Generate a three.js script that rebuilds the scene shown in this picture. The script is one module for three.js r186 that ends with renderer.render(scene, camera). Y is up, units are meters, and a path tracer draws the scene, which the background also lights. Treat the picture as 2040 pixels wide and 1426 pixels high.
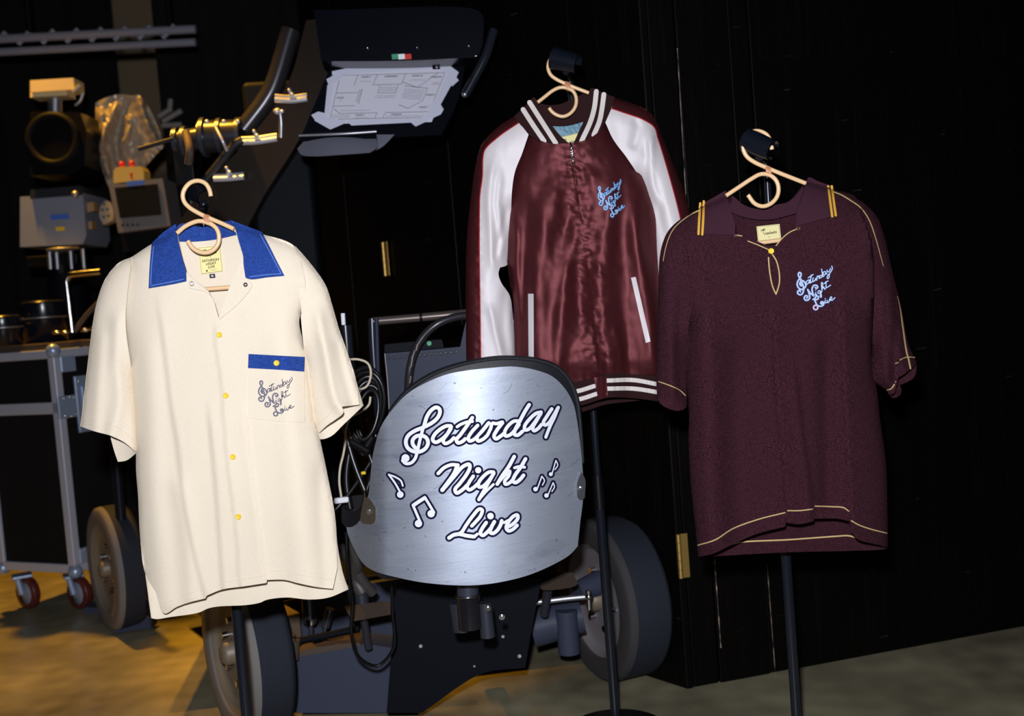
import * as THREE from 'three';
import { mergeGeometries, mergeVertices } from 'three/addons/utils/BufferGeometryUtils.js';
import { RoundedBoxGeometry } from 'three/addons/geometries/RoundedBoxGeometry.js';
import { ImprovedNoise } from 'three/addons/math/ImprovedNoise.js';
import { RectAreaLightUniformsLib } from 'three/addons/lights/RectAreaLightUniformsLib.js';

// ---------------------------------------------------------------- camera, light, exposure
const W = 2040, H = 1426, F = 2100;                    // frame and focal length in pixels
const scene = new THREE.Scene();
scene.background = new THREE.Color(0x000000);
const camera = new THREE.PerspectiveCamera(THREE.MathUtils.radToDeg(2 * Math.atan(H / 2 / F)), W / H, 0.05, 60);
camera.position.set(0, 1.07, 0);
camera.rotation.order = 'YXZ';
camera.rotation.set(-0.052, 0, -0.078);                // slightly down, slightly rolled (hand-held)
camera.focus = 2.12; camera.userData.fStop = 3.6;
camera.updateMatrixWorld(true);

const renderer = new THREE.WebGLRenderer({ antialias: true });
renderer.toneMapping = THREE.LinearToneMapping;
renderer.toneMappingExposure = 1.0;
renderer.shadowMap.enabled = true;
RectAreaLightUniformsLib.init();

// the photographer's flash, just above the lens
const flash = new THREE.SpotLight(0xf6f8ff, 18.5, 0, 0.95, 0.5, 2);
flash.position.set(-0.04, 1.07 + 0.16, 0.02);
flash.target.position.set(0.02, 0.95, -2.4);
flash.castShadow = true; flash.shadow.radius = 1.6; flash.shadow.mapSize.set(2048, 2048);
scene.add(flash, flash.target);
// warm tungsten studio lamps high up at the left rear: one over the flight case and its gear, one over the crane arm
const warm = new THREE.Color().setRGB(1, 0.47, 0.04);
const lamps = [];
const studioLamp = (p, q, power, angle) => { const l = new THREE.SpotLight(warm, power, 0, angle, 0.6, 2); l.position.set(...p); l.target.position.set(...q); l.castShadow = true; l.shadow.radius = 4; scene.add(l, l.target); lamps.push(l); };
studioLamp([-2.35, 3.8, -4.75], [-1.95, 0, -4.1], 46, 0.58);
studioLamp([-1.5, 3.8, -3.0], [-0.93, 1.5, -3.3], 75, 0.215);

// ---------------------------------------------------------------- helpers
const V = (x = 0, y = 0, z = 0) => new THREE.Vector3(x, y, z);
const C0 = camera.position.clone();
const ray = (px, py) => V((px - W / 2) / F, -(py - H / 2) / F, -1).applyQuaternion(camera.quaternion);
// point of the place seen at a pixel of the photograph, at a distance d into the room
const at = (px, py, d) => { const r = ray(px, py); return r.multiplyScalar(d / -r.z).add(C0); };
const floorAt = (px, py, y = 0) => { const r = ray(px, py); return r.multiplyScalar((y - C0.y) / r.y).add(C0); };
const noiseGen = new ImprovedNoise();
const noise = (x, y, z = 0) => noiseGen.noise(x, y, z);
let seed = 7;
const rnd = () => { seed = (seed * 1664525 + 1013904223) >>> 0; return seed / 4294967296; };
const clamp = (v, a = 0, b = 1) => Math.min(b, Math.max(a, v));
const sstep = (a, b, v) => { const t = clamp((v - a) / (b - a)); return t * t * (3 - 2 * t); };

const taken = {};
const numbered = n => { const k = taken[n] = (taken[n] ?? -1) + 1; return k ? n + '_' + String(k).padStart(3, '0') : n; };
function thing(name, label, category, base = V(0, 0, 0), group) {
  const o = new THREE.Group(); o.name = numbered(name); o.position.copy(base); scene.add(o);
  o.userData = { label, category }; if (group) o.userData.group = group;
  return o;
}
// geometry is made in room coordinates and moved to its thing's base; sub-parts may be given a part as parent
function part(parent, name, geo, mat, label) {
  const g = Array.isArray(geo) ? merge(geo) : geo;
  let root = parent; while (root.parent && root.parent !== scene) root = root.parent;
  g.translate(-root.position.x, -root.position.y, -root.position.z);
  const m = new THREE.Mesh(g, mat); m.name = name; m.castShadow = m.receiveShadow = true;
  if (label) m.userData.label = label;
  parent.add(m); return m;
}
function structure(name, geo, mat, label, category) {
  const m = new THREE.Mesh(Array.isArray(geo) ? merge(geo) : geo, mat); m.name = name; m.castShadow = m.receiveShadow = true;
  m.userData = { kind: 'structure', label, category }; scene.add(m); return m;
}
function merge(list) {
  const l = list.map(g => { g = g.index ? g.toNonIndexed() : g; for (const k of Object.keys(g.attributes)) if (!['position', 'normal', 'uv'].includes(k)) g.deleteAttribute(k);
    if (!g.attributes.uv) g.setAttribute('uv', new THREE.BufferAttribute(new Float32Array(g.attributes.position.count * 2), 2)); return g; });
  return l.length === 1 ? l[0] : mergeGeometries(l, false);
}

// curves through traced points
function smooth(pts, step = 4) {
  if (pts.length < 3) return pts.map(p => [p[0], p[1]]);
  const c = new THREE.CatmullRomCurve3(pts.map(p => V(p[0], p[1], 0)), false, 'centripetal');
  const n = Math.max(2, Math.round(c.getLength() / step));
  return c.getSpacedPoints(n).map(p => [p.x, p.y]);
}
const outline = (...segs) => {                        // segments smoothed one by one, sharp corners between them
  const out = [];
  for (const s of segs) for (const p of smooth(s)) { const q = out[out.length - 1]; if (!q || Math.hypot(p[0] - q[0], p[1] - q[1]) > 0.4) out.push(p); }
  const a = out[0], b = out[out.length - 1]; if (Math.hypot(a[0] - b[0], a[1] - b[1]) < 0.4) out.pop();
  return out;
};
function nearest(x, y, pts) {                         // distance, signed side and position along a polyline
  let best = 1e9, side = 0, s = 0, len = 0, bs = 0;
  for (let i = 0; i < pts.length - 1; i++) {
    const [ax, ay] = pts[i], [bx, by] = pts[i + 1], dx = bx - ax, dy = by - ay, l2 = dx * dx + dy * dy, l = Math.sqrt(l2);
    const t = clamp(((x - ax) * dx + (y - ay) * dy) / (l2 || 1)), d = Math.hypot(x - ax - t * dx, y - ay - t * dy);
    if (d < best) { best = d; side = Math.sign((x - ax) * dy - (y - ay) * dx) || 1; bs = s + t * l; }
    s += l;
  }
  len = s; return { d: best, side, t: len ? bs / len : 0 };
}
const dist = (x, y, pts) => nearest(x, y, pts).d;
// rounded rim: 0 at the given edges, B at R pixels inside
const roll = (x, y, edges, R, B) => { let d = 1e9; for (const e of edges) d = Math.min(d, dist(x, y, e)); const t = 1 - Math.min(1, d / R); return B * Math.sqrt(Math.max(0, 1 - t * t)); };
// soft folds: ridge or stepped crease along a traced line
function folds(list) {
  const fs = list.map(f => ({ ...f, pts: smooth(f.pts, 24) }));
  return (x, y) => {
    let z = 0;
    for (const f of fs) {
      const reach = f.step ? (f.L ?? 50) * 3 : f.w * 3;
      const n = nearest(x, y, f.pts); if (n.d > reach) continue;
      const fd = (f.f0 === 0 ? 1 : sstep(0, f.f0 ?? 0.2, n.t)) * (f.f1 === 0 ? 1 : 1 - sstep(1 - (f.f1 ?? 0.2), 1, n.t));
      if (f.step) { const sd = n.d * n.side * f.step; z += fd * f.a * (sd > 0 ? sstep(-f.w, f.w, sd) * Math.exp(-sd / (f.L ?? 50)) : sstep(-f.w, f.w, sd)); }
      else z += fd * f.a * Math.exp(-((n.d / f.w) ** 2));
    }
    return z;
  };
}
const inside = (x, y, poly) => { let c = false; for (let i = 0, j = poly.length - 1; i < poly.length; j = i++) { const [xi, yi] = poly[i], [xj, yj] = poly[j]; if ((yi > y) !== (yj > y) && x < (xj - xi) * (y - yi) / (yj - yi) + xi) c = !c; } return c; };
function clipBox(poly, x0, y0, x1, y1) {
  const edges = [[0, x0, 1], [0, x1, -1], [1, y0, 1], [1, y1, -1]];
  let p = poly;
  for (const [k, v, s] of edges) {
    const q = []; if (!p.length) return q;
    for (let i = 0; i < p.length; i++) {
      const a = p[i], b = p[(i + 1) % p.length], ia = (a[k] - v) * s >= 0, ib = (b[k] - v) * s >= 0;
      if (ia) q.push(a);
      if (ia !== ib) { const t = (v - a[k]) / (b[k] - a[k]); const c = [a[0] + t * (b[0] - a[0]), a[1] + t * (b[1] - a[1])]; c[k] = v; q.push(c); }
    }
    p = q;
  }
  return p;
}
// a sheet of cloth or metal: traced outline filled with a fine mesh, shaped by z(x, y) metres towards the viewer, with real thickness
function slab(poly, cell, zf, d0, th = 0.0016, unroll) {
  let X0 = 1e9, X1 = -1e9, Y0 = 1e9, Y1 = -1e9;
  for (const [x, y] of poly) { X0 = Math.min(X0, x); X1 = Math.max(X1, x); Y0 = Math.min(Y0, y); Y1 = Math.max(Y1, y); }
  X0 -= 0.313; Y0 -= 0.277;
  const nx = Math.ceil((X1 - X0) / cell) + 1, ny = Math.ceil((Y1 - Y0) / cell) + 1, touched = new Uint8Array(nx * ny);
  for (let i = 0; i < poly.length; i++) {
    const a = poly[i], b = poly[(i + 1) % poly.length];
    const x0 = Math.floor((Math.min(a[0], b[0]) - X0) / cell), x1 = Math.floor((Math.max(a[0], b[0]) - X0) / cell), y0 = Math.floor((Math.min(a[1], b[1]) - Y0) / cell), y1 = Math.floor((Math.max(a[1], b[1]) - Y0) / cell);
    for (let y = y0; y <= y1; y++) for (let x = x0; x <= x1; x++) touched[y * nx + x] = 1;
  }
  const vs = [], map = new Map(), tris = [];
  const vert = (x, y) => { const k = Math.round(x * 200) + ',' + Math.round(y * 200); let i = map.get(k); if (i === undefined) { i = vs.length; vs.push([x, y]); map.set(k, i); } return i; };
  for (let iy = 0; iy < ny; iy++) for (let ix = 0; ix < nx; ix++) {
    const x0 = X0 + ix * cell, y0 = Y0 + iy * cell, x1 = x0 + cell, y1 = y0 + cell;
    let p;
    if (!touched[iy * nx + ix]) { if (!inside(x0 + cell / 2, y0 + cell / 2, poly)) continue; p = [[x0, y0], [x1, y0], [x1, y1], [x0, y1]]; tris.push([vert(...p[0]), vert(...p[2]), vert(...p[1])], [vert(...p[0]), vert(...p[3]), vert(...p[2])]); continue; }
    p = clipBox(poly, x0, y0, x1, y1);
    const q = []; for (const v of p) { const l = q[q.length - 1]; if (!l || Math.hypot(v[0] - l[0], v[1] - l[1]) > 0.01) q.push(v); }
    if (q.length < 3) continue;
    for (const t of THREE.ShapeUtils.triangulateShape(q.map(v => new THREE.Vector2(v[0], v[1])), [])) {
      const [a, b, c] = t.map(i => vert(...q[i])); if (a === b || b === c || a === c) continue;
      const area = (vs[b][0] - vs[a][0]) * (vs[c][1] - vs[a][1]) - (vs[c][0] - vs[a][0]) * (vs[b][1] - vs[a][1]);
      if (Math.abs(area) < 1e-4) continue; tris.push(area < 0 ? [a, b, c] : [a, c, b]);
    }
  }
  const zs = vs.map(v => zf(v[0], v[1]));
  const pf = vs.map((v, i) => at(v[0], v[1], d0 - zs[i])), pb = pf.map(p => V(p.x, p.y, p.z - th));
  // uv in metres; on a bent sheet measured along the bend
  const arc = []; if (unroll) { let s = 0, q = null; for (let x = X0; x <= X1 + cell; x += 4) { const p = at(x, unroll, d0 - zf(x, unroll)); if (q) s += Math.hypot(p.x - q.x, p.z - q.z); arc.push([p.x, s]); q = p; } }
  const along = x => { let i = 1; while (i < arc.length - 1 && arc[i][0] < x) i++; const [a, b] = [arc[i - 1], arc[i]]; return a[1] + (b[1] - a[1]) * (x - a[0]) / (b[0] - a[0]); };
  const uvs = pf.map(p => unroll ? [along(p.x), p.y] : [p.x, p.y]);
  const mk = (pts, tr) => { const g = new THREE.BufferGeometry(); g.setAttribute('position', new THREE.Float32BufferAttribute(pts.flatMap(p => [p.x, p.y, p.z]), 3)); g.setAttribute('uv', new THREE.Float32BufferAttribute(uvs.flat(), 2)); g.setIndex(tr.flat()); g.computeVertexNormals(); return g; };
  const list = [mk(pf, tris)];
  if (th > 0) {
    list.push(mk(pb, tris.map(([a, b, c]) => [a, c, b])));
    const ec = new Map();
    for (const t of tris) for (let k = 0; k < 3; k++) { const a = t[k], b = t[(k + 1) % 3], key = a < b ? a + '_' + b : b + '_' + a; ec.set(key, ec.has(key) ? null : [a, b]); }
    const wp = [], wu = [], wi = [];
    for (const e of ec.values()) if (e) { const n = wp.length / 3; const [a, b] = e; for (const [p, i] of [[pf[a], a], [pf[b], b], [pb[b], b], [pb[a], a]]) { wp.push(p.x, p.y, p.z); wu.push(...uvs[i]); } wi.push(n, n + 2, n + 1, n, n + 3, n + 2); }
    const g = new THREE.BufferGeometry(); g.setAttribute('position', new THREE.Float32BufferAttribute(wp, 3)); g.setAttribute('uv', new THREE.Float32BufferAttribute(wu, 2)); g.setIndex(wi); g.computeVertexNormals(); list.push(g);
  }
  return merge(list);
}
// a stitched or painted stroke lying on a shaped surface
function ribbon(pts, width, zf, d0, off, bulge = 0) {
  const c = pts.length > 2 ? smooth(pts, 1.2) : smooth([pts[0], [(pts[0][0] + pts[1][0]) / 2, (pts[0][1] + pts[1][1]) / 2], pts[1]], 1.2), n = c.length;
  const wf = typeof width === 'function' ? width : () => width;
  const P = [], U = [], I = [];
  const push = (x, y, o) => { const p = at(x, y, d0 - zf(x, y) - o); P.push(p.x, p.y, p.z); U.push(p.x, p.y); return P.length / 3 - 1; };
  let prev = null;
  for (let i = 0; i < n; i++) {
    const a = c[Math.max(0, i - 1)], b = c[Math.min(n - 1, i + 1)]; let tx = b[0] - a[0], ty = b[1] - a[1]; const l = Math.hypot(tx, ty) || 1; tx /= l; ty /= l;
    const w = wf(i / (n - 1)) / 2, [x, y] = c[i];
    const row = [push(x + ty * w, y - tx * w, off), push(x, y, off + bulge), push(x - ty * w, y + tx * w, off)];
    if (prev) I.push(prev[0], row[1], row[0], prev[0], prev[1], row[1], prev[1], row[2], row[1], prev[1], prev[2], row[2]);
    if (i === 0 || i === n - 1) {
      const s = i === 0 ? -1 : 1, fan = []; const K = 6;
      for (let k = 0; k <= K; k++) { const an = -Math.PI / 2 + Math.PI * k / K; const ux = Math.cos(an) * s, uy = Math.sin(an); fan.push(push(x + (tx * ux - ty * uy) * w, y + (ty * ux + tx * uy) * w, off)); }
      const ctr = push(x, y, off + bulge); for (let k = 0; k < K; k++) I.push(...(s > 0 ? [ctr, fan[k + 1], fan[k]] : [ctr, fan[k], fan[k + 1]]));
    }
    prev = row;
  }
  const g = new THREE.BufferGeometry(); g.setAttribute('position', new THREE.Float32BufferAttribute(P, 3)); g.setAttribute('uv', new THREE.Float32BufferAttribute(U, 2)); g.setIndex(I); g.computeVertexNormals(); return merge([g]);
}
const disc = (x, y, r, zf, d0, off) => { const P = [], I = [], U = []; for (let k = 0; k <= 24; k++) { const a = k / 24 * Math.PI * 2, q = k === 24 ? [x, y] : [x + r * Math.cos(a), y + r * Math.sin(a)], p = at(q[0], q[1], d0 - zf(...q) - off); P.push(p.x, p.y, p.z); U.push(p.x, p.y); } for (let k = 0; k < 24; k++) I.push(24, (k + 1) % 24, k); const g = new THREE.BufferGeometry(); g.setAttribute('position', new THREE.Float32BufferAttribute(P, 3)); g.setAttribute('uv', new THREE.Float32BufferAttribute(U, 2)); g.setIndex(I); g.computeVertexNormals(); return merge([g]); };
// tube through room points
const tube = (pts, r, seg, rad = 12) => { const l = pts.length === 2 ? new THREE.LineCurve3(pts[0], pts[1]) : new THREE.CatmullRomCurve3(pts, false, 'centripetal'); const L = l.getLength(); const n = seg ?? Math.max(2, Math.min(160, Math.round(L / 0.006))); const g = [new THREE.TubeGeometry(l, n, r, rad, false)];
  for (const [t, s] of [[0, -1], [1, 1]]) { const c = new THREE.CircleGeometry(r, rad); const d = l.getTangentAt(t).multiplyScalar(s); c.applyQuaternion(new THREE.Quaternion().setFromUnitVectors(V(0, 0, 1), d)); const p = l.getPointAt(t); c.translate(p.x, p.y, p.z); g.push(c); } return merge(g); };
const tubePx = (pts, d0, z, rpx, seg) => { const zf = typeof z === 'function' ? z : () => z; return tube(pts.map((p, i) => at(p[0], p[1], d0 - (p[2] ?? zf(p[0], p[1], i)))), rpx * d0 / F, seg); };
const box = (cx, cy, cz, sx, sy, sz, ry = 0, r = 0.004) => { const g = new RoundedBoxGeometry(sx, sy, sz, 2, Math.min(r, sx / 2.1, sy / 2.1, sz / 2.1)); if (ry) g.rotateY(ry); g.translate(cx, cy, cz); return g; };
const cyl = (a, b, r0, r1 = r0, seg = 24) => { const d = b.clone().sub(a), g = new THREE.CylinderGeometry(r1, r0, d.length(), seg); g.applyQuaternion(new THREE.Quaternion().setFromUnitVectors(V(0, 1, 0), d.clone().normalize())); const m = a.clone().add(b).multiplyScalar(0.5); g.translate(m.x, m.y, m.z); return g; };
const ball = (p, r, sx = 1, sy = 1, sz = 1) => { const g = new THREE.SphereGeometry(r, 20, 14); g.scale(sx, sy, sz); g.translate(p.x, p.y, p.z); return g; };
const px2m = (n, d) => n * d / F;
const UPQ = (n) => new THREE.Quaternion().setFromUnitVectors(V(0, 0, 1), n.clone().normalize());

// ---------------------------------------------------------------- materials
function tex(n, fn, repeat = 1, srgb = false) {
  const d = new Uint8Array(n * n * 4);
  for (let y = 0; y < n; y++) for (let x = 0; x < n; x++) { const c = fn(x, y, n); const v = Array.isArray(c) ? c : [c, c, c]; const i = (y * n + x) * 4; d[i] = clamp(v[0]) * 255; d[i + 1] = clamp(v[1]) * 255; d[i + 2] = clamp(v[2]) * 255; d[i + 3] = 255; }
  const t = new THREE.DataTexture(d, n, n); t.wrapS = t.wrapT = THREE.RepeatWrapping; t.magFilter = THREE.LinearFilter; t.minFilter = THREE.LinearMipmapLinearFilter; t.generateMipmaps = true; t.repeat.set(repeat, repeat);
  if (srgb) t.colorSpace = THREE.SRGBColorSpace; t.needsUpdate = true; return t;
}
const tileN = (x, y, n, f, z = 0) => { const a = x / n, b = y / n; const g = (u, v) => noise(u * f, v * f, z); return (1 - a) * ((1 - b) * g(a, b) + b * g(a, b - 1)) + a * ((1 - b) * g(a - 1, b) + b * g(a - 1, b - 1)); };
const terryBump = tex(512, (x, y, n) => 0.5 + 0.35 * tileN(x, y, n, 80, 3.3) + 0.35 * (rnd() - 0.5) + 0.3 * tileN(x, y, n, 30, 9.1), 9);
const terryTone = k => tex(512, (x, y, n) => { const v = 1 - k * (0.5 + 0.7 * tileN(x, y, n, 70, 4.7) + 0.5 * (rnd() - 0.5)); return [v, v, v]; }, 8, true);
const weave = tex(256, (x, y) => 0.5 + 0.25 * Math.sin(x * Math.PI / 4) + 0.25 * Math.sin(y * Math.PI / 4) * (((x >> 3) + (y >> 3)) % 2 ? 1 : -1), 25);
const ribBump = tex(128, x => 0.5 + 0.5 * Math.sin(x * Math.PI / 4), 40);
const denimTone = tex(512, (x, y, n) => { const v = 0.84 + 0.08 * Math.sin((x + y) * Math.PI / 4) + 0.22 * tileN(x, y, n, 36, 1.7) + 0.2 * (rnd() - 0.5); return [v * 0.93, v * 0.96, v]; }, 8, true);
const satinBump = tex(512, (x, y, n) => 0.5 + 0.5 * (rnd() - 0.5) + 0.2 * tileN(x, y, n, 60, 2.2), 12);
const brushed = tex(1024, (x, y, n) => { let v = 0.5 + 0.22 * tileN(x * 0.06 * 16 % n, y, n, 90, 1.2) + 0.25 * tileN(x, y * 1.0, n, 12, 5.1); return v; }, 2);
const M = (o) => new THREE.MeshPhysicalMaterial({ side: THREE.DoubleSide, ...o });
const lin = (r, g, b) => new THREE.Color().setRGB(r, g, b);
const mat = {
  cream: M({ color: lin(0.79, 0.69, 0.55), map: terryTone(0.05), roughness: 1, bumpMap: terryBump, bumpScale: 0.00035, sheen: 0.25, sheenRoughness: 0.8, sheenColor: lin(0.9, 0.85, 0.75) }),
  creamThread: M({ color: lin(0.70, 0.60, 0.47), roughness: 1 }),
  denim: M({ color: lin(0.030, 0.088, 0.40), specularIntensity: 0.4, map: denimTone, roughness: 0.9, bumpMap: weave, bumpScale: 0.0004 }),
  denimThread: M({ color: lin(0.16, 0.30, 0.72), roughness: 0.9 }),
  yellow: M({ color: lin(0.80, 0.56, 0.02), roughness: 0.5 }),
  ringDark: M({ color: lin(0.03, 0.03, 0.035), roughness: 0.4, metalness: 0.5 }),
  ringPale: M({ color: lin(0.7, 0.68, 0.62), roughness: 0.3, metalness: 0.6 }),
  snapBrown: M({ color: lin(0.16, 0.09, 0.06), roughness: 0.35, metalness: 0.7 }),
  rattan: M({ color: lin(0.80, 0.53, 0.29), roughness: 0.42, clearcoat: 0.35, clearcoatRoughness: 0.3 }),
  copper: M({ color: lin(0.55, 0.24, 0.12), roughness: 0.4 }),
  satin: M({ color: lin(0.088, 0.018, 0.022), roughness: 0.43, metalness: 0.5, bumpMap: satinBump, bumpScale: 0.00025, specularColor: lin(1, 0.6, 0.6) }),
  satinWhite: M({ color: lin(0.70, 0.655, 0.68), roughness: 0.55, metalness: 0.08, bumpMap: satinBump, bumpScale: 0.0001 }),
  rib: M({ color: lin(0.030, 0.0125, 0.0135), roughness: 1, specularIntensity: 0.15, bumpMap: ribBump, bumpScale: 0.0004 }),
  ribWhite: M({ color: lin(0.74, 0.68, 0.66), roughness: 0.95, bumpMap: ribBump, bumpScale: 0.0003 }),
  lining: M({ color: lin(0.09, 0.22, 0.31), roughness: 0.5, sheen: 0.4, sheenRoughness: 0.5 }),
  redPiping: M({ color: lin(0.40, 0.02, 0.025), roughness: 0.6 }),
  gold: M({ color: lin(0.62, 0.33, 0.03), roughness: 0.7 }),
  goldThread: M({ color: lin(0.52, 0.37, 0.16), roughness: 0.8 }),
  plum: M({ color: lin(0.082, 0.025, 0.039), map: terryTone(0.6), roughness: 1, specularIntensity: 0.15, bumpMap: terryBump, bumpScale: 0.0011 }),
  plumKnit: M({ color: lin(0.046, 0.0165, 0.027), roughness: 1, specularIntensity: 0.15, bumpMap: ribBump, bumpScale: 0.0003 }),
  skyThread: M({ color: lin(0.50, 0.63, 0.86), roughness: 0.7 }),
  blueThread: M({ color: lin(0.24, 0.45, 0.76), roughness: 0.7 }),
  pinkThread: M({ color: lin(0.75, 0.50, 0.58), roughness: 0.7 }),
  navyThread: M({ color: lin(0.010, 0.016, 0.085), roughness: 1, specularIntensity: 0.2 }),
  greyThread: M({ color: lin(0.26, 0.25, 0.32), roughness: 0.7 }),
  chrome: M({ color: lin(0.62, 0.62, 0.66), roughness: 0.18, metalness: 1 }),
  steel: M({ color: lin(0.42, 0.43, 0.47), roughness: 0.4, metalness: 0.9 }),
  blackMetal: M({ color: lin(0.003, 0.0035, 0.005), roughness: 0.3, specularIntensity: 0.5 }),
  blackPlastic: M({ color: lin(0.004, 0.004, 0.005), roughness: 0.35, specularIntensity: 0.6 }),
};

// ---------------------------------------------------------------- lettering traced as strokes
// logo script: strokes as [points, relative weight, tone]; the frame is a 1296 x 1426 sheet
const logo = (() => {
  const k = 'thick', S = [];
  const a = (w, ...p) => S.push([p, w]);
  a(k, [210, 480], [150, 400], [135, 335], [165, 292], [205, 320], [203, 380], [168, 450], [118, 530], [105, 610], [140, 690], [220, 732], [300, 690], [330, 620], [300, 545], [240, 505], [182, 545], [178, 605], [215, 640], [255, 610], [232, 575], [205, 592]);
  a(k, [170, 440], [215, 520], [262, 640], [268, 760], [232, 848], [170, 870], [115, 825], [128, 768], [172, 758], [186, 792]);
  a(1, [425, 485], [372, 500], [336, 560], [350, 602], [392, 572], [430, 492], [420, 565], [458, 560]);
  a(1, [472, 358], [458, 450], [450, 535], [478, 550], [512, 500]); a(1, [390, 432], [450, 392], [520, 346]);
  a(1, [520, 430], [508, 490], [525, 530], [560, 500], [592, 430], [580, 490], [612, 492]);
  a(1, [618, 480], [624, 392], [662, 382], [664, 430], [682, 450]);
  a(1, [742, 368], [702, 372], [690, 420], [720, 430], [760, 382]); a(1, [738, 208], [754, 300], [770, 400], [800, 388]);
  a(1, [832, 270], [790, 280], [776, 330], [800, 360], [836, 330], [850, 268], [856, 330], [882, 330]);
  a(1, [880, 230], [890, 282], [930, 272], [966, 190]); a(1, [1000, 130], [1016, 190], [980, 270], [942, 330], [924, 430], [890, 456], [880, 402], [932, 334]);
  a(k, [352, 955], [372, 925], [352, 892], [310, 902], [286, 950], [310, 1005], [370, 1010], [424, 960], [418, 860], [376, 732]);
  a(k, [376, 732], [445, 825], [536, 902]); a(k, [536, 902], [500, 800], [492, 705], [532, 632], [592, 622], [636, 662], [610, 708], [572, 682]);
  a(1, [586, 808], [574, 882], [612, 860]); a(1, [578, 746], [584, 752]);
  a(1, [692, 760], [652, 772], [640, 820], [665, 840], [702, 790], [694, 762]); a(1, [706, 780], [724, 860], [730, 930], [704, 934], [700, 880], [740, 780]);
  a(1, [748, 772], [735, 640], [736, 550], [766, 570], [760, 640], [750, 720], [790, 662], [812, 732], [842, 702]);
  a(1, [850, 528], [850, 620], [852, 688], [892, 670], [970, 620]); a(1, [800, 580], [850, 546], [906, 510]);
  a(k, [512, 988], [560, 964], [606, 902], [650, 918], [640, 978], [560, 1012], [588, 1080], [606, 1130]);
  S.push([[[606, 1130], [542, 1158], [526, 1214], [578, 1256], [634, 1220], [622, 1156], [606, 1128]], k, 'accent']);
  a(k, [606, 1130], [680, 1166], [760, 1150], [792, 1100], [768, 1052], [716, 1062], [722, 1108], [758, 1092]);
  a(1, [830, 1008], [824, 1082], [862, 1070]); a(1, [826, 966], [832, 972]);
  a(1, [880, 1010], [884, 1072], [920, 1060], [938, 992]); a(1, [938, 1012], [1000, 962], [984, 920], [956, 950], [966, 1010], [1010, 1010], [1080, 944]);
  return S;
})();
const logoSrc = [[165, 285], [1000, 130], [580, 1265]];
function affine(dst) {                                 // sheet -> garment, fixed by three marks
  const [a, b, c] = logoSrc, m = new THREE.Matrix3().set(a[0], b[0], c[0], a[1], b[1], c[1], 1, 1, 1).invert();
  const d = new THREE.Matrix3().set(dst[0][0], dst[1][0], dst[2][0], dst[0][1], dst[1][1], dst[2][1], 1, 1, 1).multiply(m);
  return ([x, y]) => { const v = V(x, y, 1).applyMatrix3(d); return [v.x, v.y]; };
}
function embroider(parent, dst, zf, d0, thin, thick, m) {
  const T = affine(dst), sets = { edge: [], main: [], core: [], accent: [] };
  for (const [pts, w, tone] of logo) {
    const p = pts.map(T), ww = w === 'thick' ? thick : thin;
    if (m.edge) sets.edge.push(ribbon(p, ww + m.edgeWidth, zf, d0, 0.0004));
    (tone && m.accent ? sets.accent : sets.main).push(ribbon(p, ww, zf, d0, 0.0009, 0.0007));
    if (m.core && w === 'thick') sets.core.push(ribbon(p, ww * 0.34, zf, d0, 0.0019, 0.0002));
  }
  const e = part(parent, 'embroidery', sets.main, m.main, 'embroidered script lettering');
  if (m.edge) part(e, 'embroidery_outline', sets.edge, m.edge);
  if (m.core) part(e, 'embroidery_core', sets.core, m.core);
  if (m.accent) part(e, 'embroidery_accent', sets.accent, m.accent);
}
function labelTexture(w, h, draw) {
  const c = document.createElement('canvas'); c.width = w; c.height = h; const g = c.getContext('2d'); draw(g, w, h);
  const t = new THREE.CanvasTexture(c); t.colorSpace = THREE.SRGBColorSpace; t.magFilter = THREE.LinearFilter; return t;
}
const wordmark = (g, x, y, s) => {                     // handwritten name on the neck labels
  g.save(); g.translate(x, y); g.scale(s, s); g.lineWidth = 7; g.lineCap = g.lineJoin = 'round'; g.strokeStyle = '#15130c'; g.fillStyle = '#15130c';
  const L = (...p) => { g.beginPath(); p.forEach((q, i) => i ? g.lineTo(...q) : g.moveTo(...q)); g.stroke(); };
  const O = (cx, cy, rx, ry) => { g.beginPath(); g.ellipse(cx, cy, rx, ry, 0, 0, 7); g.stroke(); };
  L([30, 30], [36, 60], [50, 98]); L([0, 34], [22, 20], [34, 28], [60, 14], [70, 22]); L([10, 18], [30, 28], [52, 4]); L([34, 28], [62, 34]);
  O(76, 82, 11, 12); L([96, 96], [98, 72], [108, 74], [110, 94], [112, 74], [122, 74], [124, 94]); L([138, 54], [140, 92]); O(150, 82, 11, 10); O(178, 80, 10, 11); L([198, 52], [200, 90]); O(220, 78, 11, 11);
  g.restore();
};

const quadOn = (q, n, zf, d0) => { const P = [], U = [], I = []; for (let j = 0; j <= n; j++) for (let i = 0; i <= n; i++) { const u = i / n, v = j / n, x = (1 - v) * ((1 - u) * q[0][0] + u * q[1][0]) + v * ((1 - u) * q[3][0] + u * q[2][0]), y = (1 - v) * ((1 - u) * q[0][1] + u * q[1][1]) + v * ((1 - u) * q[3][1] + u * q[2][1]); const p = at(x, y, d0 - zf(x, y)); P.push(p.x, p.y, p.z); U.push(u, 1 - v); } for (let j = 0; j < n; j++) for (let i = 0; i < n; i++) { const a = j * (n + 1) + i; I.push(a, a + n + 1, a + 1, a + 1, a + n + 1, a + n + 2); } const g = new THREE.BufferGeometry(); g.setAttribute('position', new THREE.Float32BufferAttribute(P, 3)); g.setAttribute('uv', new THREE.Float32BufferAttribute(U, 2)); g.setIndex(I); g.computeVertexNormals(); return g; };
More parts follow.
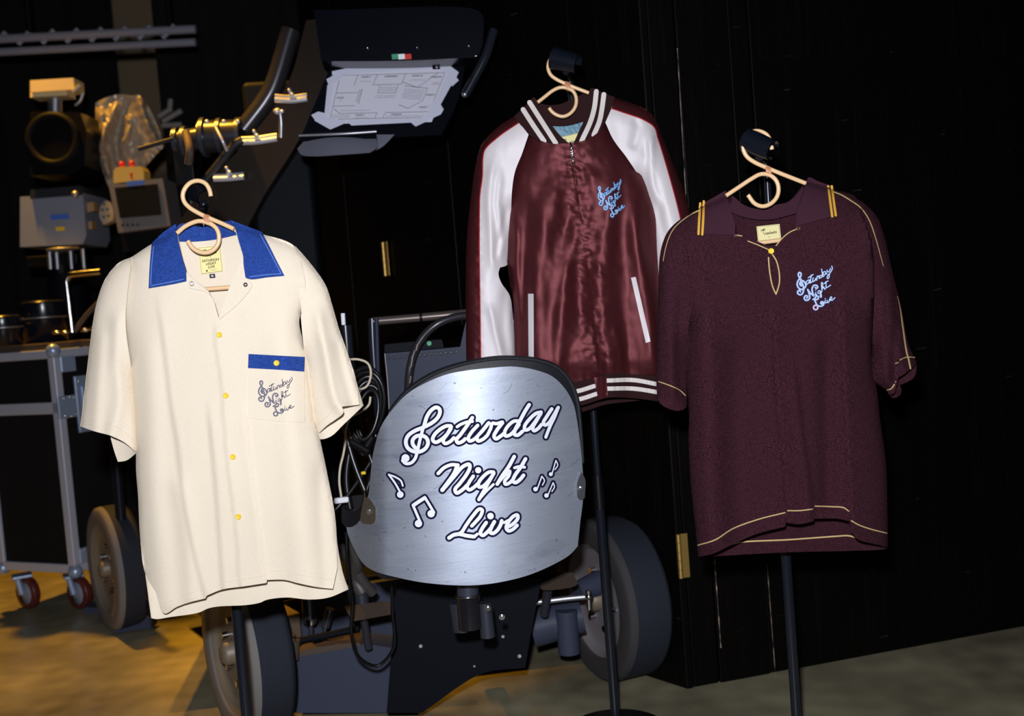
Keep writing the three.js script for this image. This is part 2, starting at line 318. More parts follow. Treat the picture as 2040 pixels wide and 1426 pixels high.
// ---------------------------------------------------------------- hangers and the stands they hang from
function hanger(label, d0, hook, ring, mid, bar, arms) {
  const base = at(...mid, d0);
  const t = thing('clothes_hanger', label, 'hanger', base, 'rattan hangers holding the garments');
  const r = 4.4 * 2.0 / d0;
  part(t, 'cane', [tubePx(hook, d0, 0.014, r), tubePx(arms[1], d0, -0.004, r)], mat.rattan);
  part(t, 'cane', [tubePx(ring, d0, 0.015, r), tubePx(arms[0], d0, -0.004, r)], mat.rattan);
  part(t, 'crossbar', tubePx(bar, d0, -0.006, r), mat.rattan);
  const wraps = [];
  for (let k = 0; k < 4; k++) {
    const g = new THREE.TorusGeometry(px2m(7.6 * 2 / d0, d0), px2m(1.5, d0), 8, 24); g.scale(0.62, 1.25, 1.2); g.rotateY(Math.PI / 2 - 0.25); g.rotateZ(0.12);
    const p = at(mid[0] + (k - 1.5) * 2.5, mid[1] + (k - 1.5) * 0.7, d0 - 0.0145); g.translate(p.x, p.y, p.z); wraps.push(g);
  }
  part(t, 'cord_binding', wraps, mat.copper, 'copper coloured cord wound around the crossing canes');
  return t;
}
function stand(label, d0, foot, top, clip, rpx) {
  const f = at(...foot, d0), b = V(f.x, 0, f.z), tp = at(...top, d0);
  const t = thing('microphone_stand', label, 'stand', b, 'black stands carrying the hangers');
  const R = px2m(rpx, d0), topY = tp.y;
  part(t, 'pole', [cyl(V(b.x, 0.02, b.z), V(b.x, 0.62, b.z), R, R, 24), cyl(V(b.x, 0.55, b.z), V(tp.x, topY, b.z), R * 0.72, R * 0.72, 20)], mat.standBlack);
  part(t, 'clutch', [cyl(V(b.x, 0.56, b.z), V(b.x, 0.64, b.z), R * 1.25, R * 1.1)], mat.blackPlastic);
  part(t, 'base', (() => { const g = new THREE.LatheGeometry([[0, 0], [0.125, 0], [0.13, 0.008], [0.12, 0.018], [0.03, 0.03], [0.02, 0.045], [0, 0.045]].map(p => new THREE.Vector2(...p)), 40); g.translate(b.x, 0, b.z); return g; })(), mat.blackMetal);
  const c = at(...clip.at, clip.d);
  part(t, 'swivel', [ball(V(tp.x, topY, b.z), 0.0085), cyl(V(tp.x, topY - 0.03, b.z), V(tp.x, topY, b.z), 0.0075)], mat.blackPlastic);
  const cl = new THREE.CylinderGeometry(clip.r0, clip.r1, clip.len, 28, 1, true, 0.5, 4.9), ci = new THREE.CylinderGeometry(clip.r0 - 0.003, clip.r1 - 0.003, clip.len, 28, 1, true, 0.5, 4.9);
  for (const g of [cl, ci]) { g.rotateY(clip.spin ?? 0); g.applyQuaternion(new THREE.Quaternion().setFromUnitVectors(V(0, 1, 0), V(...clip.dir).normalize())); g.translate(c.x, c.y, c.z); }
  part(t, 'clip', [cl, ci, cyl(V(tp.x, topY, b.z), c.clone().add(V(0, -clip.r1 * 0.8, -0.006)), 0.008, 0.009), ball(c.clone().add(V(0, -clip.r1 * 0.8, -0.006)), 0.0092)], mat.clip ??= M({ color: lin(0.005, 0.007, 0.012), roughness: 0.3, specularIntensity: 0.7 }), 'black plastic clip gripping the hanger hook');
  return t;
}
mat.standBlack = M({ color: lin(0.008, 0.010, 0.016), roughness: 0.22 });

hanger('pale rattan hanger holding the cream camp shirt', 1.98,
  [[420, 391], [418, 380], [411, 367], [401, 361], [391, 360], [379, 364], [368, 376], [364, 389], [367, 402], [377, 413], [391, 422], [409, 431], [428, 439], [449, 448], [466, 456]],
  [[353, 464], [367, 452], [382, 444], [397, 440], [409, 442], [420, 446], [431, 455], [436, 468], [435, 484], [426, 497], [413, 503], [398, 502], [384, 494], [374, 480]],
  [414, 438], [[300, 588], [410, 576], [460, 572], [560, 560]],
  [[[353, 464], [320, 492], [275, 540], [292, 580], [300, 588]], [[466, 456], [520, 484], [570, 520], [575, 552], [560, 560]]]);
hanger('pale rattan hanger holding the satin bomber jacket', 2.4,
  [[1142, 124], [1138, 114], [1128, 107], [1115, 105], [1101, 112], [1093, 125], [1092, 137], [1097, 149], [1107, 157], [1127, 167], [1144, 174], [1173, 185]],
  [[1071, 204], [1085, 193], [1102, 180], [1117, 174], [1131, 176], [1142, 182], [1148, 196], [1146, 213], [1136, 226], [1122, 232], [1109, 229], [1099, 222], [1094, 215]],
  [1132, 172], [[1030, 318], [1140, 306], [1260, 288]],
  [[[1071, 204], [1030, 250], [1010, 290], [1018, 314], [1030, 318]], [[1173, 185], [1220, 215], [1262, 250], [1274, 280], [1260, 288]]]);
hanger('pale rattan hanger holding the plum polo shirt', 2.05,
  [[1538, 298], [1535, 282], [1528, 269], [1516, 262], [1503, 261], [1490, 268], [1482, 282], [1481, 298], [1488, 312], [1503, 323], [1525, 333], [1554, 345], [1605, 365]],
  [[1446, 390], [1473, 372], [1499, 355], [1515, 347], [1532, 348], [1546, 359], [1551, 375], [1548, 392], [1535, 406], [1519, 411], [1503, 405], [1490, 388]],
  [1531, 341], [[1400, 500], [1512, 484], [1550, 479], [1650, 466]],
  [[[1446, 390], [1410, 420], [1378, 455], [1385, 490], [1400, 500]], [[1605, 365], [1650, 390], [1680, 430], [1672, 460], [1650, 466]]]);
stand('black stand pole under the cream camp shirt', 2.13, [478, 1290], [404, 425], { at: [402, 390], d: 1.99, r0: 0.0165, r1: 0.020, len: 0.05, dir: [0.5, -0.35, 0.8], spin: 2.0 }, 10.5);
stand('black stand pole under the satin jacket, in front of the wheel', 2.52, [1198, 1050], [1136, 158], { at: [1127, 122], d: 2.375, r0: 0.021, r1: 0.026, len: 0.06, dir: [0.85, -0.35, 0.4], spin: 2.2 }, 9.5);
stand('black stand pole under the plum polo shirt', 2.2, [1575, 1250], [1527, 322], { at: [1514, 290], d: 2.03, r0: 0.019, r1: 0.025, len: 0.06, dir: [0.6, -0.45, 0.65], spin: 2.2 }, 10);

// ---------------------------------------------------------------- cream camp shirt
{
  const d0 = 1.98, t = thing('camp_shirt', 'cream terry short sleeved shirt with blue denim collar on a hanger', 'shirt', at(470, 1220, d0));
  const sideL = [[271, 901], [271, 936], [275, 989], [279, 1068], [289, 1141], [301, 1230]], sideR = [[637, 874], [652, 945], [668, 1034], [672, 1084], [683, 1141], [694, 1174]];
  const armL = [[236, 590], [248, 654], [259, 741], [268, 832], [271, 901]], armR = [[604, 606], [596, 639], [602, 676], [608, 708], [619, 778], [628, 850], [637, 874]];
  const shL = [[352, 460], [302, 486], [262, 512], [236, 590]], shR = [[604, 606], [608, 560], [588, 492], [522, 466], [466, 450]];
  const rimAll = [smooth([[262, 512], ...armL], 20), smooth(sideL, 20), smooth([...armR], 20), smooth(sideR, 20), smooth(shL.slice(0, 3), 20), smooth([[600, 510], [588, 492], [522, 466], [466, 450]], 20)];
  const f = folds([
    { pts: [[312, 560], [313, 600], [321, 650], [332, 741], [340, 810], [352, 879], [365, 989], [390, 1116], [409, 1195]], a: 0.006, w: 6, step: 1, L: 46, f1: 0 },
    { pts: [[412, 780], [416, 831], [428, 958], [436, 1068], [443, 1175]], a: 0.006, w: 5, step: 1, L: 60, f1: 0 },
    { pts: [[486, 780], [492, 847], [503, 942], [513, 1021], [530, 1158]], a: 0.006, w: 5, step: -1, L: 40, f1: 0 },
    { pts: [[431, 643], [429, 682], [440, 760], [444, 819], [453, 926], [469, 1052], [477, 1166]], a: 0.0035, w: 2, step: 1, L: 30, f0: 0.02, f1: 0 },
    { pts: [[560, 600], [570, 760], [590, 960], [610, 1165]], a: 0.010, w: 34, f1: 0 }, { pts: [[290, 620], [300, 800], [308, 1000], [330, 1200]], a: 0.008, w: 26, f1: 0 },
    { pts: [[640, 900], [640, 1000], [650, 1160]], a: -0.006, w: 16, f1: 0 }, { pts: [[350, 930], [372, 1060], [380, 1190]], a: 0.006, w: 18, f1: 0 }]);
  const zF = (x, y) => roll(x, y, rimAll, 105, 0.036 - 0.014 * sstep(950, 1200, y)) + f(x, y) + 0.0022 * noise(x / 60, y / 110, 1.5) + 0.004 * sstep(700, 1200, y);
  const hemF = [[309, 1176], [327, 1222], [352, 1209], [380, 1199], [409, 1192]], hemF2 = [[412, 1186], [443, 1174], [485, 1168], [531, 1161]], hemF3 = [[532, 1155], [567, 1155], [592, 1161], [630, 1169], [663, 1173]];
  const neckL = [[352, 460], [361, 505], [372, 545], [393, 562], [416, 581], [428, 608], [436, 634]], neckR = [[436, 634], [445, 604], [455, 577], [467, 551], [485, 510], [478, 490], [466, 450]];
  const body = outline(neckL, neckR, shR.slice().reverse().slice(0, 4), [[588, 492], [608, 560], [604, 606]], armR, [[637, 874], [652, 945], [668, 1034], [672, 1131]], [[672, 1131], [663, 1173]], hemF3.slice().reverse(), [[532, 1155], [531, 1161]], hemF2.slice().reverse(), [[412, 1186], [409, 1192]], hemF.slice().reverse(), [[309, 1176], [289, 1141], [279, 1068], [275, 989], [271, 936], [271, 901]], armL.slice().reverse(), [[236, 590], [240, 540], [262, 512]], [[262, 512], [302, 486], [352, 460]]);
  part(t, 'body_front', slab(body, 5, zF, d0, 0.002), mat.cream);
  // back panel, seen inside the neck and below the front hem
  const zB = (x, y) => -roll(x, y, rimAll, 95, 0.030 - 0.016 * sstep(950, 1200, y)) + 0.006 * noise(x / 45, y / 200, 6.5) * sstep(1000, 1200, y);
  const hemB = [[301, 1231], [312, 1233], [339, 1229], [396, 1220], [414, 1212], [434, 1208], [491, 1205], [519, 1200], [530, 1195], [570, 1190], [617, 1194], [655, 1190], [694, 1174]];
  const back = outline([[352, 456], [387, 470], [427, 468], [466, 446]], [[466, 446], [522, 466], [588, 492]], [[588, 492], [608, 560], [604, 606]], armR, sideR, hemB.slice().reverse(), sideL.slice().reverse(), armL.slice().reverse(), [[236, 590], [240, 540], [262, 512]], [[262, 512], [302, 486], [352, 456]]);
  part(t, 'body_back', slab(back, 6, zB, d0, 0.002), mat.cream);
  // sleeves: front and rear sheets meeting at the fold over the arm, open at the cuff
  const slTopL = [[262, 512], [237, 523], [210, 555], [193, 601], [183, 657], [177, 705], [160, 849]], slTopR = [[588, 490], [613, 518], [648, 567], [661, 606], [675, 654], [693, 705], [724, 808]];
  const rimSL = [smooth(slTopL, 20), smooth([[262, 741], [271, 850], [272, 901]], 20)], rimSR = [smooth(slTopR, 20), smooth([[606, 700], [628, 850], [637, 874]], 20)];
  const fs = folds([{ pts: [[238, 600], [232, 700], [238, 800], [222, 866]], a: 0.008, w: 14, f1: 0 }, { pts: [[205, 640], [196, 760], [190, 858]], a: 0.005, w: 12, f1: 0 },
    { pts: [[630, 600], [648, 700], [668, 800], [684, 820]], a: 0.010, w: 12, f1: 0 }, { pts: [[668, 660], [690, 760], [704, 806]], a: -0.006, w: 10, f1: 0 },
    { pts: [[193, 601], [215, 604], [240, 606]], a: 0.002, w: 2, step: 1, L: 18, f0: 0, f1: 0 }, { pts: [[648, 567], [625, 580], [602, 612]], a: 0.002, w: 2, step: -1, L: 18, f0: 0, f1: 0 }]);
  const zSL = (x, y) => roll(x, y, rimSL, 60, 0.030) + fs(x, y) - 0.003, zSR = (x, y) => roll(x, y, rimSR, 60, 0.030) + fs(x, y) - 0.003;
  const frL = outline(slTopL, [[160, 849], [185, 858], [219, 867]], [[219, 867], [246, 880], [272, 901]], [[272, 901], [271, 850], [262, 741], [250, 640], [262, 512]]);
  const bkL = outline(slTopL, [[160, 849], [219, 867]], [[219, 867], [228, 900], [235, 920]], [[235, 920], [252, 917], [272, 902]], [[272, 901], [268, 800], [262, 512]]);
  const sl = part(t, 'sleeve', [slab(frL, 5, zSL, d0, 0.002), slab(bkL, 6, (x, y) => -0.8 * roll(x, y, rimSL, 60, 0.03), d0, 0.002)], mat.cream);
  part(sl, 'hem_stitching', ribbon([[163, 828], [190, 838], [222, 846], [248, 860], [268, 878]], 1, zSL, d0, 0.0006, 0.0004), mat.creamThread);
  const frR = outline(slTopR.slice(0, 6), [[693, 705], [708, 752], [716, 806]], [[716, 806], [681, 810]], [[681, 810], [684, 822], [668, 836], [652, 847], [636, 862]], [[636, 862], [628, 850], [606, 700], [602, 640], [588, 490]]);
  const bkR = outline(slTopR, [[724, 808], [683, 847], [661, 868], [642, 875], [636, 874]], [[636, 874], [628, 850], [606, 700], [588, 490]]);
  const sr = part(t, 'sleeve', [slab(frR, 5, zSR, d0, 0.002), slab(bkR, 6, (x, y) => -0.8 * roll(x, y, rimSR, 60, 0.03), d0, 0.002)], mat.cream);
  part(sr, 'hem_stitching', ribbon([[676, 800], [662, 818], [646, 834], [634, 844]], 1, zSR, d0, 0.0006, 0.0004), mat.creamThread);
  part(t, 'hem_stitching', [ribbon([[330, 1200], [356, 1190], [384, 1180], [405, 1174]], 1, zF, d0, 0.0006, 0.0004), ribbon([[536, 1137], [567, 1137], [592, 1143], [630, 1150], [662, 1155]], 1, zF, d0, 0.0006, 0.0004), ribbon([[447, 1160], [480, 1154], [527, 1147]], 1, zF, d0, 0.0006, 0.0004)], mat.creamThread);
  // collar
  const zC = (x, y) => (inside(x, y, back) ? zF(x, y) : 0) + 0.007;
  const flL = outline([[302, 485], [325, 463], [350, 446]], [[350, 446], [352, 465], [355, 483], [362, 511], [370, 539], [371, 560]], [[371, 560], [343, 566], [296, 574]], [[296, 574], [298, 530], [302, 485]]);
  const flR = outline([[458, 438], [490, 450], [521, 462]], [[521, 462], [534, 486], [550, 518], [566, 549]], [[566, 549], [533, 552], [500, 556], [489, 553]], [[489, 553], [485, 526], [484, 509], [476, 482], [467, 452], [458, 438]]);
  const bkC = outline([[352, 452], [361, 445], [405, 452], [456, 440], [464, 442]], [[464, 442], [474, 467]], [[474, 467], [428, 477], [388, 481], [354, 481]], [[354, 481], [352, 452]]);
  const col = part(t, 'collar', [slab(flL, 4, zC, d0, 0.003), slab(flR, 4, zC, d0, 0.003), slab(bkC, 4, (x, y) => zB(x, y) + 0.005, d0, 0.002)], mat.denim, 'blue denim collar');
  const stitch = [[[300, 569], [343, 561], [366, 556]], [[300, 566], [302, 530], [306, 490]], [[498, 551], [533, 547], [559, 545]], [[560, 545], [546, 518], [530, 488], [518, 466]]];
  part(col, 'topstitching', stitch.map(s => ribbon(s, 1.1, zC, d0, 0.0006, 0.0004)), mat.denimThread);
  // turned-back facings
  const zL = (x, y) => zF(x, y) + 0.005;
  const fcL = outline([[370, 541], [393, 562], [416, 581]], [[416, 581], [426, 604], [434, 628]], [[434, 628], [422, 592], [406, 580], [386, 576], [374, 571], [371, 560]], [[371, 560], [370, 541]]);
  const fcR = outline([[485, 510], [490, 553]], [[490, 553], [502, 566], [499, 576], [471, 609], [450, 626], [437, 637]], [[437, 637], [446, 604], [455, 577], [467, 551], [485, 510]]);
  part(t, 'facing', slab(fcL, 4, zL, d0, 0.002), mat.cream); part(t, 'facing', slab(fcR, 4, zL, d0, 0.002), mat.cream);
  const ringAt = (x, y, r, m, zf) => { const g = new THREE.TorusGeometry(px2m(r, d0), px2m(0.9, d0), 8, 24); const p = at(x, y, d0 - zf(x, y) - 0.001); g.translate(p.x, p.y, p.z); return [g, m]; };
  part(t, 'snap', ...ringAt(382, 565, 3.9, mat.steel, zL));
  { const g = new THREE.TorusGeometry(px2m(2.9, d0), px2m(1.4, d0), 8, 24), p = at(489, 567, d0 - zL(489, 567) - 0.001); g.translate(p.x, p.y, p.z); part(t, 'snap', g, mat.ringDark, 'black snap ring'); }
  const button = (parent, x, y, r, zf, off = 0.0005) => { const p = at(x, y, d0 - zf(x, y) - off); const g = new THREE.LatheGeometry([[0, 0.0018], [0.6, 0.0018], [0.72, 0.0026], [0.9, 0.0026], [1, 0.0016], [1, 0]].map(q => new THREE.Vector2(q[0] * px2m(r, d0), q[1])), 28); g.rotateX(Math.PI / 2); g.translate(p.x, p.y, p.z); part(parent, 'button', g, mat.yellow, 'yellow button'); };
  for (const [x, y] of [[437, 667], [450, 788], [464, 910], [475, 1029]]) button(t, x, y, 5.5, zF);
  // chest pocket
  const zP = (x, y) => zF(x, y) + 0.0025;
  const pk = part(t, 'pocket', slab(outline([[495, 722], [606, 728]], [[606, 728], [607, 842]], [[607, 842], [550, 839], [494, 833]], [[494, 833], [495, 722]]), 5, zP, d0, 0.002), mat.cream);
  const zPf = (x, y) => zF(x, y) + 0.005;
  part(pk, 'pocket_flap', slab(outline([[495, 705], [550, 708], [607, 711]], [[607, 711], [606, 740]], [[606, 740], [550, 736], [494, 733]], [[494, 733], [495, 705]]), 4, zPf, d0, 0.002), mat.denim, 'blue denim pocket flap');
  button(pk, 551, 723, 5.6, zPf);
  embroider(pk, [[520, 758], [581, 751], [549, 829]], zP, d0, 1.35, 2.6, { main: mat.navyThread, core: mat.greyThread });
  // neck labels on the inside of the back
  const zI = () => -0.026;
  const lab = labelTexture(420, 510, (g, w, h) => {
    g.fillStyle = '#e6dd9a'; g.fillRect(0, 0, w, h); g.strokeStyle = '#4f4a28'; g.lineWidth = 5; g.strokeRect(10, 10, w - 20, h - 20);
    wordmark(g, 70, 40, 1.15); g.fillStyle = '#1a180f'; g.textAlign = 'center'; g.font = 'bold 44px sans-serif'; g.fillText('×', w / 2, 215);
    g.font = 'bold 68px sans-serif'; g.fillText('SATURDAY', w / 2, 290, 370); g.fillText('nIGHT', w / 2, 355, 230); g.fillText('LiVE', w / 2, 420, 180);
    g.beginPath(); g.arc(115, 462, 17, 0, 7); g.fill(); for (let k = 0; k < 2; k++) { g.font = '15px sans-serif'; g.fillText(['SATURDAY NIGHT LIVE', 'TM OF NBC'][k], 245, 458 + k * 20); }
  });
  const qLab = [[395, 493], [438, 489], [444, 540], [401, 546]];
  part(t, 'neck_label', quadOn(qLab, 4, (x, y) => zB(x, y) + 0.005, d0), M({ map: lab, roughness: 0.8 }), 'pale yellow printed neck label');
  part(t, 'size_label', quadOn([[417, 546], [428, 545], [429, 553], [418, 554]], 2, (x, y) => zB(x, y) + 0.005, d0), M({ map: labelTexture(64, 48, (g, w, h) => { g.fillStyle = '#10131f'; g.fillRect(0, 0, w, h); g.fillStyle = '#e8e8ee'; g.font = 'bold 34px sans-serif'; g.textAlign = 'center'; g.fillText('M', w / 2, 36); }), roughness: 0.8 }), 'black size label');
}

// ---------------------------------------------------------------- satin bomber jacket
{
  const d0 = 2.4, t = thing('bomber_jacket', 'maroon satin bomber jacket with white raglan sleeves and striped rib collar', 'jacket', at(1180, 800, d0));
  const ragL = [[1053, 268], [1037, 306], [1020, 342], [1012, 375], [1010, 418], [1009, 480], [1010, 510], [1012, 529], [1018, 573], [1023, 614], [1026, 713], [1031, 768]];
  const ragR = [[1205, 245], [1228, 276], [1258, 314], [1283, 353], [1299, 396], [1310, 437], [1314, 491], [1317, 600], [1322, 752]];
  const neck = [[1053, 268], [1075, 279], [1097, 286], [1119, 286], [1138, 285], [1146, 284], [1173, 276], [1195, 260], [1205, 245]];
  const hem = [[1322, 752], [1262, 746], [1206, 745], [1184, 753], [1138, 762], [1031, 768]];
  const rim = [smooth(ragL, 24), smooth(ragR, 24)];
  const zip = [[1137, 287], [1143, 331], [1148, 380], [1160, 445], [1169, 532], [1182, 641], [1190, 710], [1195, 752]], zipS = smooth(zip, 20);
  const f = folds([
    { pts: [[1110, 330], [1090, 420], [1075, 540], [1070, 640], [1080, 740]], a: 0.013, w: 24, f1: 0 }, { pts: [[1060, 380], [1050, 480], [1042, 600], [1045, 740]], a: -0.006, w: 16, f1: 0 },
    { pts: [[1145, 430], [1135, 520], [1120, 610], [1112, 730]], a: 0.012, w: 15, f1: 0 }, { pts: [[1120, 350], [1128, 460], [1150, 560], [1162, 700]], a: -0.008, w: 15 },
    { pts: [[1222, 320], [1212, 420], [1198, 540], [1204, 640], [1212, 740]], a: 0.015, w: 20, f1: 0 }, { pts: [[1262, 380], [1268, 470], [1284, 560], [1296, 640], [1306, 740]], a: 0.013, w: 16, f1: 0 },
    { pts: [[1242, 420], [1240, 520], [1240, 620], [1252, 730]], a: -0.010, w: 18, f1: 0 }, { pts: [[1222, 640], [1236, 700], [1242, 750]], a: 0.005, w: 7, f1: 0 },
    { pts: [[1180, 330], [1186, 400], [1178, 470]], a: 0.007, w: 12 }, { pts: [[1030, 420], [1030, 520], [1034, 660]], a: 0.008, w: 9 }]);
  const zF = (x, y) => {
    const dz = nearest(x, y, zipS), pk = Math.exp(-((dz.d / 26) ** 2)), pw = Math.exp(-((dz.d / 60) ** 2));
    return roll(x, y, rim, 90, 0.05) + f(x, y) + 0.0062 * noise(x / 36, y / 80, 2.5) + 0.0011 * noise(x / 13, y / 26, 8.5) + 0.0034 * pk * noise(x / 16, y / 8, 4.2) + 0.0022 * pw * noise(x / 13, y / 15, 1.2)
      + 0.004 * sstep(690, 752, y) * noise(x / 7, y / 90, 3.1) + (dz.side < 0 ? 0 : 0.0025 * Math.exp(-dz.d / 30)) - 0.016 * sstep(715, 765, y);
  };
  part(t, 'body_front', slab(outline(neck, ragR, hem, ragL.slice().reverse()), 3.5, zF, d0, 0.0015), mat.satin);
  part(t, 'body_back', slab(outline([[1064, 205], [1110, 212], [1175, 186]], [[1175, 186], [1225, 200], [1283, 353], [1314, 491], [1322, 770]], [[1322, 770], [1198, 775], [1031, 785]], [[1031, 785], [1023, 614], [1009, 480], [1012, 375], [1053, 268], [1064, 205]]), 8, (x, y) => -roll(x, y, rim, 80, 0.045) - 0.004, d0, 0.0015), mat.satin);
  // neck inside: lining and label
  part(t, 'lining', slab(outline([[1090, 250], [1130, 246], [1168, 238]], [[1168, 238], [1160, 300]], [[1160, 300], [1110, 300]], [[1110, 300], [1090, 250]]), 3, (x, y) => -0.034 + 0.002 * noise(x / 5, y / 5, 1.3), d0, 0.001), mat.lining, 'teal blue quilted lining');
  part(t, 'neck_label', quadOn([[1112, 274], [1154, 264], [1160, 292], [1118, 300]], 3, () => -0.029, d0), M({ roughness: 0.8, map: labelTexture(300, 200, (g, w, h) => { g.fillStyle = '#e9e0a2'; g.fillRect(0, 0, w, h); g.strokeStyle = '#5a5330'; g.lineWidth = 4; g.strokeRect(6, 6, w - 12, h - 12); wordmark(g, 40, 36, 0.95); }) }), 'pale yellow neck label');
  // ribbed collar with two stripes
  const zK = (x, y) => 0.012 + 0.022 * sstep(200, 280, y) + 0.001;
  const cl = outline([[1024, 232], [1045, 212], [1064, 194], [1069, 199]], [[1069, 199], [1077, 216], [1097, 246], [1116, 270], [1133, 285]], [[1133, 285], [1119, 288], [1097, 288], [1075, 281], [1053, 268]], [[1053, 268], [1038, 250], [1024, 232]]);
  const cr = outline([[1173, 184], [1178, 175], [1200, 184], [1225, 194]], [[1225, 194], [1217, 216], [1206, 244]], [[1206, 244], [1195, 261], [1173, 278], [1142, 287]], [[1142, 287], [1152, 264], [1163, 240], [1170, 212], [1173, 184]]);
  const cb = outline([[1066, 198], [1080, 207], [1113, 208], [1140, 197], [1175, 180]], [[1175, 180], [1168, 240]], [[1168, 240], [1130, 250], [1092, 250]], [[1092, 250], [1066, 198]]);
  const col = part(t, 'collar', [slab(cl, 4, zK, d0, 0.003), slab(cr, 4, zK, d0, 0.003), slab(cb, 4, () => -0.022, d0, 0.003)], mat.rib, 'dark ribbed collar');
  for (const s of [[[1042, 218], [1062, 249], [1084, 281]], [[1055, 204], [1080, 243], [1107, 285]], [[1188, 182], [1184, 215], [1176, 243], [1159, 280]], [[1203, 188], [1199, 218], [1194, 242], [1183, 269]]]) part(col, 'stripe', ribbon(s, 9.5, zK, d0, 0.0008), mat.ribWhite, 'white stripe');
  // sleeves
  const outL = [[1024, 232], [1003, 245], [982, 262], [960, 287], [952, 309], [944, 350], [937, 404], [931, 459], [929, 505], [928, 600], [929, 718], [934, 810]];
  const pipL = [[1034, 244], [996, 270], [966, 298], [962, 314], [961, 350], [956, 391], [955, 446], [955, 505], [956, 587], [958, 718], [960, 810]];
  const outR = [[1225, 195], [1264, 208], [1291, 221], [1307, 243], [1318, 270], [1340, 325], [1360, 377], [1373, 418], [1388, 500], [1396, 600], [1398, 760]];
  const pipR = [[1218, 216], [1242, 224], [1283, 239], [1304, 254], [1311, 276], [1327, 328], [1354, 429], [1366, 500], [1372, 600], [1374, 760]];
  const inL = [[1053, 268], [1040, 306], [1026, 342], [1020, 380], [1018, 450], [1018, 500], [1011, 527], [996, 533], [993, 545], [998, 562], [1015, 588], [1021, 620], [1026, 700], [1030, 810]];
  const inR = [[1206, 244], [1222, 278], [1250, 316], [1274, 355], [1288, 400], [1298, 440], [1304, 520], [1310, 620], [1314, 760]];
  const rl = [smooth(outL, 24), smooth([[1030, 420], [1020, 470], [1014, 527], [1020, 600], [1026, 700], [1030, 810]], 24)], rr = [smooth(outR, 24), smooth(inR.slice(3), 24)];
  const fs = folds([{ pts: [[985, 300], [975, 380], [978, 470], [985, 560]], a: 0.009, w: 9 }, { pts: [[1000, 330], [992, 400], [1000, 480], [990, 530]], a: 0.008, w: 7 }, { pts: [[1012, 400], [1004, 450], [990, 500], [984, 530]], a: -0.006, w: 6 },
    { pts: [[975, 600], [985, 650], [1000, 712]], a: 0.006, w: 7, f1: 0 }, { pts: [[1010, 560], [1002, 640], [1015, 720]], a: -0.005, w: 9 }, { pts: [[1264, 230], [1272, 260], [1258, 300]], a: -0.006, w: 9 }, { pts: [[1300, 250], [1296, 300], [1300, 360], [1315, 420]], a: 0.010, w: 8 }, { pts: [[1280, 270], [1300, 340], [1312, 420], [1330, 500]], a: -0.006, w: 9 }]);
  const zSL = (x, y) => roll(x, y, rl, 48, 0.04) + fs(x, y) + 0.0018 * noise(x / 16, y / 50, 7.7) + 0.0022 * (x < 962 ? noise(x / 9, y / 8, 5.5) : 0) - 0.006;
  const zSR = (x, y) => roll(x, y, rr, 48, 0.04) + fs(x, y) + 0.0014 * noise(x / 18, y / 55, 2.7) - 0.006;
  const sl = part(t, 'sleeve', slab(outline(pipL, [[960, 810], [1030, 810]], inL.slice(7).reverse(), inL.slice(0, 8).reverse(), [[1053, 268], [1034, 244]]), 4, zSL, d0, 0.0015), mat.satinWhite, 'white satin raglan sleeve');
  part(sl, 'shoulder_band', slab(outline(outL, [[934, 810], [960, 810]], pipL.slice().reverse(), [[1034, 244], [1024, 232]]), 4, zSL, d0, 0.0015), mat.satin);
  part(sl, 'piping', ribbon(pipL, 2.4, zSL, d0, 0.0006, 0.0012), mat.redPiping, 'red piping');
  part(sl, 'sleeve_back', slab(outline(outL, [[934, 810], [1030, 810]], [[1030, 810], [1026, 700], [1014, 596], [990, 552], [1002, 520], [1018, 450], [1053, 268]], [[1053, 268], [1024, 232]]), 8, (x, y) => -0.8 * roll(x, y, rl, 48, 0.035), d0, 0.0015), mat.satin);
  part(sl, 'cuff', slab(outline([[938, 806], [1028, 806]], [[1028, 806], [1022, 866]], [[1022, 866], [946, 866]], [[946, 866], [938, 806]]), 5, (x, y) => zSL(x, Math.min(y, 800)) * 0.8, d0, 0.03), mat.rib);
  const sr = part(t, 'sleeve', slab(outline(pipR, [[1374, 760], [1314, 760]], inR.slice().reverse(), [[1206, 244], [1218, 216]]), 4, zSR, d0, 0.0015), mat.satinWhite, 'white satin raglan sleeve');
  part(sr, 'shoulder_band', slab(outline(outR, [[1398, 760], [1374, 760]], pipR.slice().reverse(), [[1218, 216], [1225, 195]]), 4, zSR, d0, 0.0015), mat.satin);
  part(sr, 'piping', ribbon(pipR, 2.4, zSR, d0, 0.0006, 0.0012), mat.redPiping, 'red piping');
  part(sr, 'sleeve_back', slab(outline(outR, [[1398, 760], [1314, 760]], inR.slice().reverse(), [[1206, 244], [1225, 195]]), 8, (x, y) => -0.8 * roll(x, y, rr, 48, 0.035), d0, 0.0015), mat.satin);
  part(sr, 'cuff', slab(outline([[1318, 756], [1394, 756]], [[1394, 756], [1386, 812]], [[1386, 812], [1326, 812]], [[1326, 812], [1318, 756]]), 5, (x, y) => zSR(x, Math.min(y, 750)) * 0.8, d0, 0.03), mat.rib);
  // raglan seams
  part(t, 'seam', [ribbon(ragL.slice(0, 9), 1.6, zF, d0, 0.0004, 0.001), ribbon(ragR.slice(0, 7), 1.6, zF, d0, 0.0004, 0.001)], mat.rib);
  // hem rib
  const zR = (x, y) => zF(x, Math.min(y, 742)) * 0.94 + 0.002;
